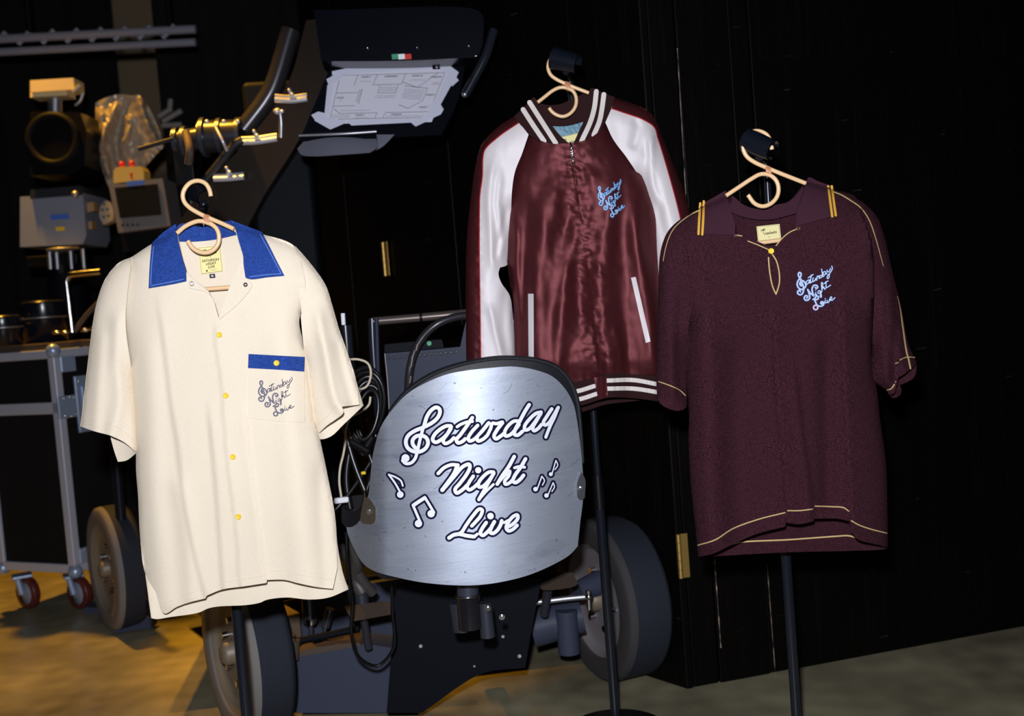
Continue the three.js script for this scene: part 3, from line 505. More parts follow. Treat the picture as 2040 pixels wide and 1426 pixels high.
  const rb = part(t, 'waistband', [slab(outline([[1031, 766], [1138, 761], [1184, 752], [1206, 744], [1262, 745], [1322, 751]], [[1322, 751], [1322, 801]], [[1322, 801], [1262, 793], [1212, 792], [1192, 797], [1156, 808], [1040, 818]], [[1040, 818], [1031, 766]]), 4, zR, d0, 0.003),
    slab(outline([[1036, 770], [1320, 758]], [[1320, 758], [1320, 800]], [[1320, 800], [1290, 797], [1254, 800], [1206, 806], [1156, 821], [1044, 830]], [[1044, 830], [1036, 770]]), 6, (x, y) => -0.03, d0, 0.003)], mat.rib, 'dark ribbed waistband');
  for (const s of [[[1036, 786], [1145, 780], [1184, 769]], [[1040, 802], [1149, 796], [1190, 784]], [[1209, 758], [1262, 757], [1308, 765], [1321, 767]], [[1209, 774], [1262, 774], [1309, 781], [1321, 783]]]) part(rb, 'stripe', ribbon(s, 8.4, zR, d0, 0.0008), mat.ribWhite, 'white stripe');
  part(rb, 'tab', slab(outline([[1183, 752], [1208, 749]], [[1208, 749], [1211, 786]], [[1211, 786], [1205, 793], [1192, 796]], [[1192, 796], [1183, 752]]), 3, (x, y) => zR(x, y) + 0.003 + 0.001 * noise(x / 6, y / 6), d0, 0.003), mat.satin);
  // welt pockets
  for (const q of [[[1052, 585], [1063, 585], [1063.5, 716], [1053, 716]], [[1257, 553], [1266.5, 551.5], [1296, 680], [1286.5, 683]]]) part(t, 'pocket_welt', slab(outline([q[0], q[1]], [q[1], q[2]], [q[2], q[3]], [q[3], q[0]]), 3, (x, y) => zF(x, y) + 0.0026, d0, 0.003), mat.satinWhite, 'white pocket welt');
  // zip with a clef shaped pull
  const zp = part(t, 'zipper', ribbon(zip.slice(0, 3), 1.3, zF, d0, 0.0006, 0.0004), mat.goldZip = M({ color: lin(0.30, 0.16, 0.07), roughness: 0.4, metalness: 0.7 }));
  const zz = (x, y) => zF(x, y) + 0.006;
  part(zp, 'pull', [tubePx([[1136, 284], [1138, 289], [1139, 294], [1137, 298]], d0, zz, 2.2), ...[[1138, 300], [1139, 304], [1139, 308]].map(([x, y]) => { const g = new THREE.TorusGeometry(px2m(2, d0), px2m(0.7, d0), 6, 14), p = at(x, y, d0 - zz(x, y)); g.translate(p.x, p.y, p.z); return g; }),
    tubePx([[1138.5, 309], [1142, 311], [1144, 316], [1141, 321], [1136, 320], [1135.5, 315.5], [1139.5, 313.5], [1141, 317], [1138.5, 318.5]], d0, zz, 0.8), tubePx([[1139, 309], [1140.5, 324], [1141, 328], [1138, 329], [1138, 326]], d0, (x, y) => zz(x, y) + 0.001, 0.8)], mat.chrome, 'silver clef shaped zip pull');
  embroider(t, [[1193.5, 371], [1236, 357], [1220, 433]], zF, d0, 1.7, 2.6, { main: mat.blueThread, edge: mat.navyThread, edgeWidth: 1.8, core: mat.skyThread });
}

// ---------------------------------------------------------------- plum polo shirt
{
  const d0 = 2.05, t = thing('polo_shirt', 'dark plum terry polo shirt with gold stitching hanging at the right', 'shirt', at(1580, 1100, d0));
  const sideL = [[1366, 745], [1373, 825], [1372, 873], [1377, 970], [1386, 1051], [1391, 1109]], sideR = [[1738, 751], [1745, 767], [1754, 841], [1765, 922], [1768, 1010], [1769, 1089]];
  const armL = [[1352, 446], [1372, 520], [1374, 600], [1366, 690], [1366, 745]], armR = [[1712, 402], [1738, 480], [1742, 580], [1736, 690], [1738, 751]];
  const shL = [[1446, 392], [1399, 413], [1377, 424], [1352, 446]], shR = [[1606, 362], [1664, 379], [1699, 388], [1712, 402]];
  const rim = [smooth(sideL, 24), smooth(sideR, 24), smooth([[1370, 640], [1366, 745]], 24), smooth([[1740, 640], [1738, 751]], 24), smooth(shL, 24), smooth(shR, 24)];
  const f = folds([{ pts: [[1540, 590], [1541, 700], [1546, 800], [1560, 930], [1567, 1040]], a: 0.012, w: 5, step: 1, L: 40, f1: 0 }, { pts: [[1580, 700], [1598, 850], [1612, 950], [1620, 1036]], a: 0.009, w: 6, step: -1, L: 26, f1: 0 },
    { pts: [[1672, 560], [1680, 780], [1688, 930], [1694, 1036]], a: 0.012, w: 6, step: 1, L: 40, f1: 0 }, { pts: [[1400, 560], [1410, 760], [1412, 950], [1420, 1075]], a: 0.020, w: 30, f1: 0 }, { pts: [[1480, 640], [1470, 820], [1475, 1000], [1480, 1070]], a: -0.018, w: 34, f1: 0 },
    { pts: [[1646, 640], [1648, 800], [1650, 1000]], a: -0.014, w: 18, f1: 0 }, { pts: [[1372, 470], [1376, 560], [1372, 680]], a: -0.006, w: 8 }, { pts: [[1736, 470], [1744, 560], [1738, 690]], a: -0.006, w: 8 }]);
  const backPoly = outline([[1446, 386], [1480, 408], [1520, 418], [1570, 402], [1606, 360]], shR, armR, sideR, [[1769, 1089], [1764, 1093], [1699, 1097], [1602, 1099], [1506, 1103], [1441, 1107], [1391, 1109]], sideL.slice().reverse(), armL.slice().reverse(), shL.slice().reverse());
  const zF = (x, y) => (inside(x, y, backPoly) ? roll(x, y, rim, 90, 0.045) : 0) + f(x, y) + 0.0022 * noise(x / 60, y / 110, 9.5);
  const neckL = [[1446, 392], [1458, 425], [1462, 466]], lapL = [[1462, 466], [1460, 475], [1487, 478], [1517, 488], [1534, 497]], lapR = [[1534, 497], [1548, 488], [1566, 468], [1587, 457]], neckR = [[1587, 457], [1588, 424], [1606, 362]];
  const hem = [[1391, 1109], [1420, 1103], [1448, 1090], [1506, 1064], [1564, 1049]], hem2 = [[1566, 1041], [1592, 1044], [1621, 1038]], hem3 = [[1622, 1033], [1667, 1033], [1692, 1038]], hem4 = [[1695, 1058], [1709, 1074], [1740, 1083], [1769, 1090]];
  const body = outline(neckL, lapL, lapR, neckR, shR, armR, sideR, hem4.slice().reverse(), [[1695, 1058], [1692, 1038]], hem3.slice().reverse(), [[1622, 1033], [1621, 1038]], hem2.slice().reverse(), [[1566, 1041], [1564, 1049]], hem.slice().reverse(), sideL.slice().reverse(), armL.slice().reverse(), shL.slice().reverse());
  part(t, 'body_front', slab(body, 5, zF, d0, 0.002), mat.plum);
  const zB = (x, y) => -roll(x, y, rim, 90, 0.04) + 0.004 * noise(x / 60, y / 200, 3.5);
  part(t, 'body_back', slab(backPoly, 6, zB, d0, 0.002), mat.plum);
  const thread = (pts, zf, w = 2.4) => ribbon(pts, w, zf, d0, 0.0007, 0.0008);
  part(t, 'hem_stitching', [thread([[1390, 1086], [1425, 1075], [1460, 1053], [1512, 1034], [1564, 1021]], zF), thread([[1569, 1017], [1592, 1017], [1619, 1014]], zF), thread([[1624, 1008], [1655, 1009], [1680, 1011], [1691, 1018]], zF), thread([[1696, 1037], [1710, 1045], [1732, 1053], [1767, 1062]], zF), ribbon([[1453, 1085], [1474, 1080], [1570, 1075], [1667, 1068], [1690, 1067], [1706, 1071]], 3, zB, d0, 0.003, 0.0008)], mat.goldThread, 'gold hem stitching');
  // sleeves
  const outL = [[1377, 424], [1351, 440], [1332, 459], [1322, 479], [1315, 508], [1312, 563], [1310, 627], [1309, 700], [1308, 770], [1309, 785]], cufL = [[1309, 785], [1315, 803], [1328, 812], [1348, 818], [1363, 815], [1369, 806]];
  const outR = [[1690, 386], [1725, 408], [1748, 434], [1764, 479], [1777, 537], [1793, 601], [1812, 692], [1822, 712], [1827, 732]];
  const rl = [smooth(outL, 24), smooth([[1366, 690], [1366, 745], [1369, 806]], 24)], rr = [smooth(outR, 24), smooth([[1738, 690], [1740, 756], [1767, 778]], 24)];
  const fs = folds([{ pts: [[1330, 520], [1332, 640], [1340, 780]], a: 0.006, w: 12, f1: 0 }, { pts: [[1360, 560], [1354, 700], [1358, 790]], a: -0.006, w: 8, f1: 0 }, { pts: [[1770, 560], [1778, 660], [1792, 715]], a: 0.010, w: 9, f1: 0 }, { pts: [[1755, 560], [1760, 680], [1768, 760]], a: 0.008, w: 9, f1: 0 }, { pts: [[1780, 640], [1784, 700], [1782, 760]], a: -0.010, w: 6, f1: 0 }]);
  const zSL = (x, y) => roll(x, y, rl, 50, 0.036) + fs(x, y) - 0.003, zSR = (x, y) => roll(x, y, rr, 50, 0.036) + fs(x, y) - 0.003;
  const sl = part(t, 'sleeve', [slab(outline(outL, cufL, [[1369, 806], [1367, 745], [1368, 690], [1378, 600], [1376, 520], [1377, 424]]), 5, zSL, d0, 0.002), slab(outline(outL, cufL, [[1369, 806], [1366, 690], [1377, 424]]), 7, (x, y) => -0.8 * roll(x, y, rl, 50, 0.03), d0, 0.002)], mat.plum);
  part(sl, 'stitching', [thread([[1312, 760], [1335, 768], [1354, 777], [1366, 788]], zSL, 2), ribbon([[1393, 419], [1380, 425], [1367, 433], [1344, 453], [1333, 472], [1325, 498], [1321, 520]], w => 2.6 - 1.4 * w, (x, y) => Math.max(zSL(x, y), inside(x, y, body) ? zF(x, y) : -1), d0, 0.001, 0.0008)], mat.goldThread, 'gold sleeve stitching');
  const frR = outline(outR.slice(0, 8), [[1822, 712], [1824, 724], [1812, 737], [1800, 746], [1790, 752]], [[1790, 752], [1786, 768], [1781, 783], [1772, 786], [1767, 778]], [[1767, 778], [1752, 765], [1741, 756], [1738, 690], [1742, 580], [1736, 480], [1700, 398], [1690, 386]]);
  const bkR = outline(outR, [[1827, 732], [1822, 751], [1809, 760], [1793, 767]], [[1793, 767], [1796, 780], [1792, 788], [1780, 793], [1773, 789], [1767, 778]], [[1767, 778], [1741, 756], [1738, 690], [1742, 580], [1736, 480], [1690, 386]]);
  const sr = part(t, 'sleeve', [slab(frR, 5, zSR, d0, 0.002), slab(bkR, 5, (x, y) => -0.8 * roll(x, y, rr, 50, 0.03), d0, 0.002)], mat.plum);
  part(sr, 'stitching', [ribbon([[1661, 382], [1676, 388], [1693, 398], [1715, 414], [1731, 437], [1744, 472], [1754, 508], [1760, 530]], w => 2.8 - 1.8 * w, (x, y) => Math.max(inside(x, y, frR) ? zSR(x, y) : -1, inside(x, y, body) ? zF(x, y) : -1, 0), d0, 0.001, 0.0008),
    ribbon([[1788, 590], [1793, 611], [1799, 653], [1806, 700], [1810, 715], [1814, 734]], w => 1 + 2.2 * Math.min(1, w * 3), zSR, d0, 0.001, 0.0008), thread([[1793, 717], [1801, 713], [1809, 711], [1822, 712]], zSR, 2), thread([[1784, 724], [1789, 722]], zSR, 2), thread([[1767, 777], [1774, 775], [1779, 770], [1784, 760]], zSR, 2.4)], mat.goldThread, 'gold sleeve stitching');
  // knitted collar
  const zC = (x, y) => (inside(x, y, backPoly) ? zF(x, y) : 0.0) + 0.006;
  const fl = outline([[1392, 410], [1420, 394], [1446, 379]], [[1446, 379], [1449, 395], [1456, 421], [1464, 446], [1465, 468]], [[1465, 468], [1430, 467], [1391, 466]], [[1391, 466], [1392, 410]]);
  const fr = outline([[1607, 361], [1611, 353], [1630, 361], [1658, 371]], [[1658, 371], [1662, 400], [1666, 429]], [[1666, 429], [1632, 438], [1585, 451]], [[1585, 451], [1587, 424], [1598, 392], [1607, 361]]);
  const bk = outline([[1444, 384], [1462, 392], [1480, 407], [1510, 416], [1544, 408], [1570, 402], [1590, 385], [1608, 358]], [[1608, 358], [1590, 424]], [[1590, 424], [1564, 431], [1538, 437], [1506, 437], [1474, 430], [1452, 420]], [[1452, 420], [1444, 384]]);
  const col = part(t, 'collar', [slab(fl, 4, zC, d0, 0.003), slab(fr, 4, zC, d0, 0.003), slab(bk, 4, () => -0.022, d0, 0.003)], mat.plumKnit, 'plum knitted collar');
  for (const s of [[[1395, 405], [1393, 436], [1391.5, 466]], [[1402, 401], [1401, 434], [1399, 467]], [[1650, 371], [1654, 401], [1658, 431]], [[1657, 371], [1661, 401], [1665, 429]]]) part(col, 'stripe', ribbon(s, 4.6, zC, d0, 0.0007), mat.gold, 'golden yellow stripe');
  // placket
  const zP = (x, y) => zF(x, y) + 0.003;
  part(t, 'placket', [slab(outline([[1459, 466], [1487, 474], [1517, 484], [1534, 492]], [[1534, 492], [1534, 503]], [[1534, 503], [1515, 494], [1487, 481], [1457, 476]], [[1457, 476], [1459, 466]]), 4, zP, d0, 0.002), slab(outline([[1534, 496], [1548, 486], [1566, 467], [1588, 452], [1597, 453]], [[1597, 453], [1596, 463]], [[1596, 463], [1575, 472], [1556, 490], [1538, 506]], [[1538, 506], [1534, 496]]), 4, zP, d0, 0.002)], mat.plum);
  part(t, 'placket_stitching', [ribbon([[1490, 480], [1515, 490], [1533, 498]], 2, zP, d0, 0.0008, 0.0006), ribbon([[1546, 489], [1560, 473], [1574, 462], [1588, 456]], 2, zP, d0, 0.0008, 0.0006), ribbon([[1467, 468], [1478, 470]], 2, zP, d0, 0.0008, 0.0006),
    thread([[1531, 513], [1532, 528], [1534, 545], [1539, 570], [1546, 586]], zF, 2.6), thread([[1539, 507], [1546, 518], [1551, 535], [1553, 551], [1552, 567], [1546, 586]], zF, 2.6)], mat.goldThread, 'gold placket stitching');
  { const p = at(1536, 500, d0 - zP(1536, 500) - 0.001), g = new THREE.LatheGeometry([[0, 0.002], [0.7, 0.002], [0.85, 0.003], [1, 0.002], [1, 0]].map(q => new THREE.Vector2(q[0] * px2m(5.6, d0), q[1])), 28); g.rotateX(Math.PI / 2); g.translate(p.x, p.y, p.z); part(t, 'button', g, mat.yellow, 'yellow button'); }
  for (const [x, y, r] of [[1590, 455, 4], [1466, 469, 2.6]]) { const g = new THREE.TorusGeometry(px2m(r * 0.8, d0), px2m(r * 0.36, d0), 8, 20), p = at(x, y, d0 - zP(x, y) - 0.002); g.translate(p.x, p.y, p.z); part(t, 'snap', g, mat.snapBrown, 'brown metal snap'); }
  part(t, 'neck_label', quadOn([[1507, 451], [1553, 446], [1557, 484], [1511, 490]], 4, (x, y) => zB(x, y) + 0.006, d0), M({ roughness: 0.8, map: labelTexture(360, 300, (g, w, h) => { g.fillStyle = '#e3d9a0'; g.fillRect(0, 0, w, h); g.strokeStyle = '#5a5330'; g.lineWidth = 4; g.strokeRect(12, 12, w - 24, h - 24); wordmark(g, 60, 40, 1.05); g.fillStyle = '#1a180f'; g.font = 'bold 40px sans-serif'; g.textAlign = 'center'; g.fillText('×', w / 2, 196); g.font = 'bold 46px sans-serif'; g.fillText('SATURDAY', w / 2, 262, 270); }) }), 'pale yellow printed neck label');
  embroider(t, [[1592.7, 542], [1657, 530], [1625, 617.6]], zF, d0, 1.9, 3.1, { main: mat.skyThread, edge: mat.navyThread, edgeWidth: 2.4, core: mat.greyBlue = M({ color: lin(0.34, 0.40, 0.62), roughness: 0.8 }), accent: mat.pinkThread });
}

// ---------------------------------------------------------------- dolly seat with a polished aluminium shield
{
  const d0 = 2.16, t = thing('dolly_seat', 'aluminium backed dolly seat with white script lettering and music notes', 'seat', at(930, 1260, d0 + 0.1));
  const zS = (x, y) => 0.035 - 0.085 * ((x - 930) / 225) ** 2 - 0.06 * sstep(770, 690, x) - 0.03 * (1 - clamp((y - 730) / 430));
  const metal = outline([[934, 737], [974, 733], [1020, 730], [1063, 736], [1099, 749], [1124, 772], [1142, 804], [1151, 847], [1158, 904], [1162, 960], [1161, 1000], [1156, 1040], [1151, 1088]],
    [[1151, 1088], [1135, 1105], [1099, 1126], [1045, 1148], [974, 1163], [920, 1166], [849, 1161], [795, 1151], [745, 1137], [724, 1123], [706, 1094], [693, 1064], [690, 1050]], [[690, 1050], [700, 1050], [710, 1044], [717, 1036]], [[717, 1036], [722, 1010], [733, 988], [737, 958], [742, 912], [748, 883], [760, 847], [788, 808], [813, 783], [849, 762], [892, 745], [934, 737]]);
  const scr = labelTexture(1024, 1024, (g, w, h) => {
    g.fillStyle = '#c6cbd4'; g.fillRect(0, 0, w, h);
    for (let k = 0; k < 90; k++) { g.fillStyle = rnd() < 0.5 ? `rgba(90,98,116,${0.03 + rnd() * 0.07})` : `rgba(250,252,255,${0.03 + rnd() * 0.08})`; g.beginPath(); g.ellipse(rnd() * w, rnd() * h, 30 + rnd() * 130, 8 + rnd() * 34, -0.08 + (rnd() - 0.5) * 0.3, 0, 7); g.fill(); }
    for (let k = 0; k < 5200; k++) { const x = rnd() * w, y = rnd() * h, l = 20 + rnd() * 160, a = 0.02 + rnd() * 0.05; g.strokeStyle = rnd() < 0.5 ? `rgba(70,78,95,${a})` : `rgba(255,255,255,${a})`; g.lineWidth = 0.6 + rnd() * 1.2; g.beginPath(); g.moveTo(x, y); g.lineTo(x + l, y - l * 0.08 + (rnd() - 0.5) * 6); g.stroke(); }
    for (let k = 0; k < 260; k++) { const x = rnd() * w, y = rnd() * h, l = 6 + rnd() * rnd() * 80, an = (rnd() - 0.5) * 1.4 - 0.1; g.strokeStyle = rnd() < 0.55 ? `rgba(50,55,68,${0.15 + rnd() * 0.35})` : `rgba(255,255,255,${0.15 + rnd() * 0.35})`; g.lineWidth = 0.8 + rnd() * 1.3; g.beginPath(); g.moveTo(x, y); g.quadraticCurveTo(x + l * 0.5, y + (rnd() - 0.5) * 14, x + l * Math.cos(an), y + l * Math.sin(an)); g.stroke(); }
    for (let k = 0; k < 60; k++) { g.fillStyle = `rgba(50,52,62,${0.15 + rnd() * 0.3})`; g.beginPath(); g.ellipse(rnd() * w, rnd() * h, 1 + rnd() * 4, 1 + rnd() * 3, rnd() * 3, 0, 7); g.fill(); }
  });
  scr.wrapS = scr.wrapT = THREE.RepeatWrapping; scr.repeat.set(1.7, 1.7);
  mat.shield = M({ color: lin(0.70, 0.73, 0.80), map: scr, metalness: 0.68, roughness: 0.56, bumpMap: brushed, bumpScale: 0.0002 });
  const sh = part(t, 'back_shield', slab(metal, 6, zS, d0, 0.003, 950), mat.shield, 'scratched aluminium shield');
  // lettering stuck on the metal
  mat.stickerWhite = M({ color: lin(0.84, 0.86, 0.93), roughness: 0.6 }); mat.stickerNavy = M({ color: lin(0.007, 0.007, 0.035), roughness: 0.8, specularIntensity: 0.2 });
  const A = ([x, y]) => [780 + x / 5.829, 780 + y / 5.829], B = ([x, y]) => [760 + x / 5.514, 890 + y / 5.514];
  const word = (name, map, k, strokes, dots = [], label) => {
    const w = [], n = [], E = 8;
    for (const [wd, ...p] of strokes) { const q = p.map(map); w.push(ribbon(q, wd * 0.95 / k, zS, d0, 0.0011)); n.push(ribbon(q, wd * 0.95 / k + E, zS, d0, 0.0006)); }
    for (const [x, y, r] of dots) { const [a, b] = map([x, y]); w.push(disc(a, b, r / k, zS, d0, 0.0011)); n.push(disc(a, b, r / k + E / 2, zS, d0, 0.0006)); }
    const m = part(sh, name, n, mat.stickerNavy, label);
    m.add(part(sh, name === 'music_note' ? 'music_note_fill' : 'lettering_fill', w, mat.stickerWhite));
  };
  word('lettering', A, 5.829, [
    [38, [390, 340], [362, 440], [330, 560], [298, 700], [272, 780], [225, 828], [165, 834], [128, 800]], [46, [388, 360], [412, 288], [462, 215], [520, 182], [556, 202], [560, 252], [528, 312], [460, 368], [375, 412], [270, 455], [192, 512], [166, 580], [185, 648], [245, 690], [330, 696], [398, 655], [424, 592], [402, 535], [350, 510], [288, 518], [246, 562], [248, 612], [276, 652]],
    [44, [688, 398], [640, 398], [560, 440], [492, 510], [478, 560], [510, 588], [570, 562], [640, 500], [688, 432]], [42, [694, 410], [642, 500], [600, 568], [620, 602], [680, 580], [724, 536]],
    [44, [938, 302], [880, 390], [800, 500], [754, 558], [770, 594], [820, 580], [856, 548]], [36, [762, 408], [800, 382], [880, 352], [940, 346]],
    [42, [1000, 392], [930, 470], [892, 538], [904, 572], [952, 558], [1040, 470], [1126, 364]], [42, [1130, 362], [1060, 450], [994, 530], [1004, 572], [1062, 552], [1112, 508]],
    [40, [1112, 508], [1150, 430], [1172, 366], [1214, 372], [1286, 352]], [44, [1288, 362], [1222, 450], [1190, 518], [1212, 548], [1262, 520], [1310, 482]],
    [42, [1480, 342], [1420, 344], [1352, 400], [1314, 470], [1324, 514], [1372, 504], [1430, 450], [1480, 384]], [44, [1598, 152], [1548, 232], [1480, 360], [1432, 450], [1428, 496], [1462, 506], [1520, 462]],
    [42, [1736, 238], [1680, 252], [1602, 320], [1546, 400], [1550, 444], [1592, 436], [1652, 370], [1724, 266]], [42, [1734, 252], [1682, 340], [1640, 420], [1654, 454], [1702, 428], [1742, 382]],
    [42, [1860, 200], [1802, 290], [1764, 358], [1780, 388], [1822, 368], [1880, 282], [1936, 184]], [38, [1936, 184], [1890, 300], [1842, 400], [1802, 500], [1792, 528]]], [[162, 772, 46]], 'white script lettering with a navy edge, top line');
  word('lettering', B, 5.514, [
    [40, [622, 292], [690, 228], [770, 196], [832, 200]], [48, [836, 202], [800, 290], [732, 390], [668, 474]], [42, [700, 440], [800, 322], [898, 214], [964, 192], [970, 230], [930, 310], [862, 400], [808, 470], [826, 506], [880, 478], [950, 412]],
    [40, [1008, 322], [962, 390], [940, 440], [962, 472], [1010, 448], [1060, 402]],
    [40, [1230, 276], [1180, 278], [1112, 332], [1066, 400], [1070, 440], [1112, 434], [1172, 378], [1226, 304]], [40, [1234, 290], [1170, 400], [1120, 490], [1070, 578]], [30, [1090, 556], [1150, 488], [1230, 412]],
    [42, [1458, 106], [1400, 212], [1330, 312], [1272, 408]], [38, [1290, 382], [1360, 304], [1408, 264], [1400, 312], [1354, 378], [1360, 410], [1402, 398], [1442, 360]],
    [42, [1582, 132], [1530, 222], [1462, 320], [1444, 376], [1472, 392], [1522, 358], [1560, 312]], [32, [1462, 230], [1510, 216], [1572, 224]]], [[1062, 256, 34]], 'white script lettering with a navy edge, middle line');
  word('lettering', B, 5.514, [
    [40, [992, 868], [1032, 826], [1088, 758], [1106, 694], [1076, 682], [1000, 762], [930, 860], [876, 940], [820, 965]], [44, [742, 1000], [792, 968], [850, 958], [940, 976], [1018, 986]], [34, [1018, 988], [1052, 958]],
    [42, [1150, 832], [1104, 900], [1086, 948], [1112, 972], [1160, 938], [1210, 882]], [42, [1240, 822], [1204, 890], [1194, 938], [1222, 950], [1270, 918], [1310, 852], [1320, 812]], [30, [1320, 812], [1340, 832], [1392, 806]],
    [40, [1372, 888], [1450, 842], [1498, 782], [1492, 748], [1450, 762], [1392, 830], [1370, 890], [1394, 922], [1440, 908], [1490, 862]]], [[1197, 760, 36]], 'white script lettering with a navy edge, bottom line');
  word('music_note', B, 5.514, [[22, [212, 510], [150, 400], [80, 304]], [20, [80, 304], [150, 330], [212, 372], [234, 428]]], [[206, 524, 36]]);
  word('music_note', B, 5.514, [[30, [428, 832], [345, 640]], [30, [576, 720], [475, 552]], [42, [352, 640], [412, 600], [474, 560]]], [[406, 842, 40], [545, 734, 40]]);
  word('music_note', B, 5.514, [[14, [1712, 458], [1762, 322]], [13, [1762, 322], [1790, 370], [1768, 420]]], [[1692, 464, 25]]);
  word('music_note', B, 5.514, [[13, [1876, 288], [1916, 148]], [12, [1916, 148], [1936, 200], [1906, 250]]], [[1860, 300, 21]]);
  word('music_note', B, 5.514, [[13, [1830, 524], [1886, 392]], [12, [1886, 392], [1900, 440], [1872, 490]]], [[1812, 534, 24]]);
  // padding behind the shield
  mat.vinyl = M({ color: lin(0.010, 0.011, 0.016), roughness: 0.42, bumpMap: satinBump, bumpScale: 0.0004 });
  const padTop = [[777, 819], [806, 783], [849, 751], [902, 729], [981, 713], [1027, 712], [1074, 717], [1110, 731], [1135, 758], [1149, 794], [1155, 833], [1161, 920]];
  const zPad = (x, y) => zS(x, y) - 0.006;
  const pad = part(t, 'backrest_pad', slab(outline(padTop, [[1161, 920], [1156, 1040]], [[1156, 1040], [1100, 1110], [930, 1150], [790, 1130], [740, 1060], [745, 900], [777, 819]]), 8, zPad, d0, 0.055), mat.vinyl, 'black vinyl backrest pad');
  part(pad, 'piping', tube(smooth(padTop, 8).map(([x, y]) => at(x, y + 2, d0 - zPad(x, y))), px2m(3.6, d0)), mat.vinyl);
  part(pad, 'piping', tube(smooth(padTop, 8).map(([x, y]) => at(x, y + 1, d0 + 0.05 - zPad(x, y))), px2m(5, d0)), mat.vinyl);
  part(t, 'seat_cushion', (() => { const p = at(930, 1075, d0 + 0.22); return box(p.x, p.y, p.z, 0.40, 0.08, 0.36, 0, 0.035); })(), mat.vinyl);
  // left flap of the cushion seen past the bracket
  part(t, 'cushion_wing', slab(outline([[681, 1010], [700, 1020], [724, 1000], [727, 976]], [[727, 976], [720, 1030]], [[720, 1030], [706, 1047], [690, 1050], [681, 1040], [681, 1010]]), 5, (x, y) => zS(x, y) - 0.01, d0, 0.03), mat.vinyl);
  mat.bracket = M({ color: lin(0.42, 0.38, 0.30), metalness: 0.85, roughness: 0.38 });
  const hexBolt = (parent, x, y, rpx, zf, d = d0) => { const g = new THREE.CylinderGeometry(px2m(rpx, d), px2m(rpx, d), 0.008, 6); g.rotateX(Math.PI / 2); const p = at(x, y, d - zf(x, y) - 0.005); const w = new THREE.CylinderGeometry(px2m(rpx * 1.5, d), px2m(rpx * 1.5, d), 0.002, 24); w.rotateX(Math.PI / 2); w.translate(p.x, p.y, p.z - 0.004); g.translate(p.x, p.y, p.z); part(parent, 'bolt', [g, w], mat.chrome, 'bright hex bolt'); };
  const zBr = (x, y) => zS(x, y) + 0.006;
  const b1 = part(t, 'bracket', slab(outline([[727, 976], [728, 991]], [[728, 991], [736, 994], [748, 1012]], [[748, 1012], [746, 1040], [738, 1044]], [[738, 1044], [722, 1042], [717, 1036]], [[717, 1036], [727, 976]]), 4, zBr, d0, 0.004), mat.bracket, 'steel hinge bracket');
  hexBolt(b1, 736, 1020, 4.2, zBr);
  const b2 = part(t, 'bracket', slab(outline([[1158, 940], [1165, 952], [1167, 962]], [[1167, 962], [1165, 992]], [[1165, 992], [1156, 996], [1150, 990]], [[1150, 990], [1150, 962], [1158, 940]]), 4, zBr, d0, 0.004), mat.steel, 'steel hinge bracket');
  hexBolt(b2, 1157, 974, 4, zBr);
  // post under the seat
  const dp = d0 + 0.08, c = (x, y) => at(x, y, dp);
  mat.postBlack = M({ color: lin(0.008, 0.008, 0.012), roughness: 0.2, clearcoat: 0.5 });
  const post = part(t, 'post', [cyl(c(931, 1120), c(932, 1188), px2m(22, dp), px2m(22, dp), 36)], M({ color: lin(0.10, 0.11, 0.16), metalness: 0.7, roughness: 0.3 }));
  part(post, 'collar', [cyl(c(932, 1184), c(937, 1250), px2m(24, dp), px2m(24, dp), 36)], mat.postBlack);
  part(post, 'collar_rim', (() => { const g = new THREE.TorusGeometry(px2m(25, dp), px2m(1.6, dp), 8, 40); g.rotateX(Math.PI / 2); const p = c(932, 1184); g.translate(p.x, p.y, p.z); return g; })(), mat.chrome);
  part(post, 'socket', [(() => { const a = c(916, 1205).add(V(0, 0, -0.03)), b = c(924, 1262).add(V(0, 0, -0.03)); return cyl(a, b, px2m(24, dp), px2m(24, dp), 32); })()], mat.steelDark = M({ color: lin(0.05, 0.055, 0.075), metalness: 0.5, roughness: 0.35 }));
  const pin = part(post, 'lock_pin', cyl(c(966, 1200), c(972, 1268), px2m(13, dp), px2m(15, dp), 28), mat.steelDark);
  hexBolt(pin, 972, 1213, 4, () => 0.035, dp); hexBolt(pin, 1000, 1230, 4, () => 0.0, dp);
}

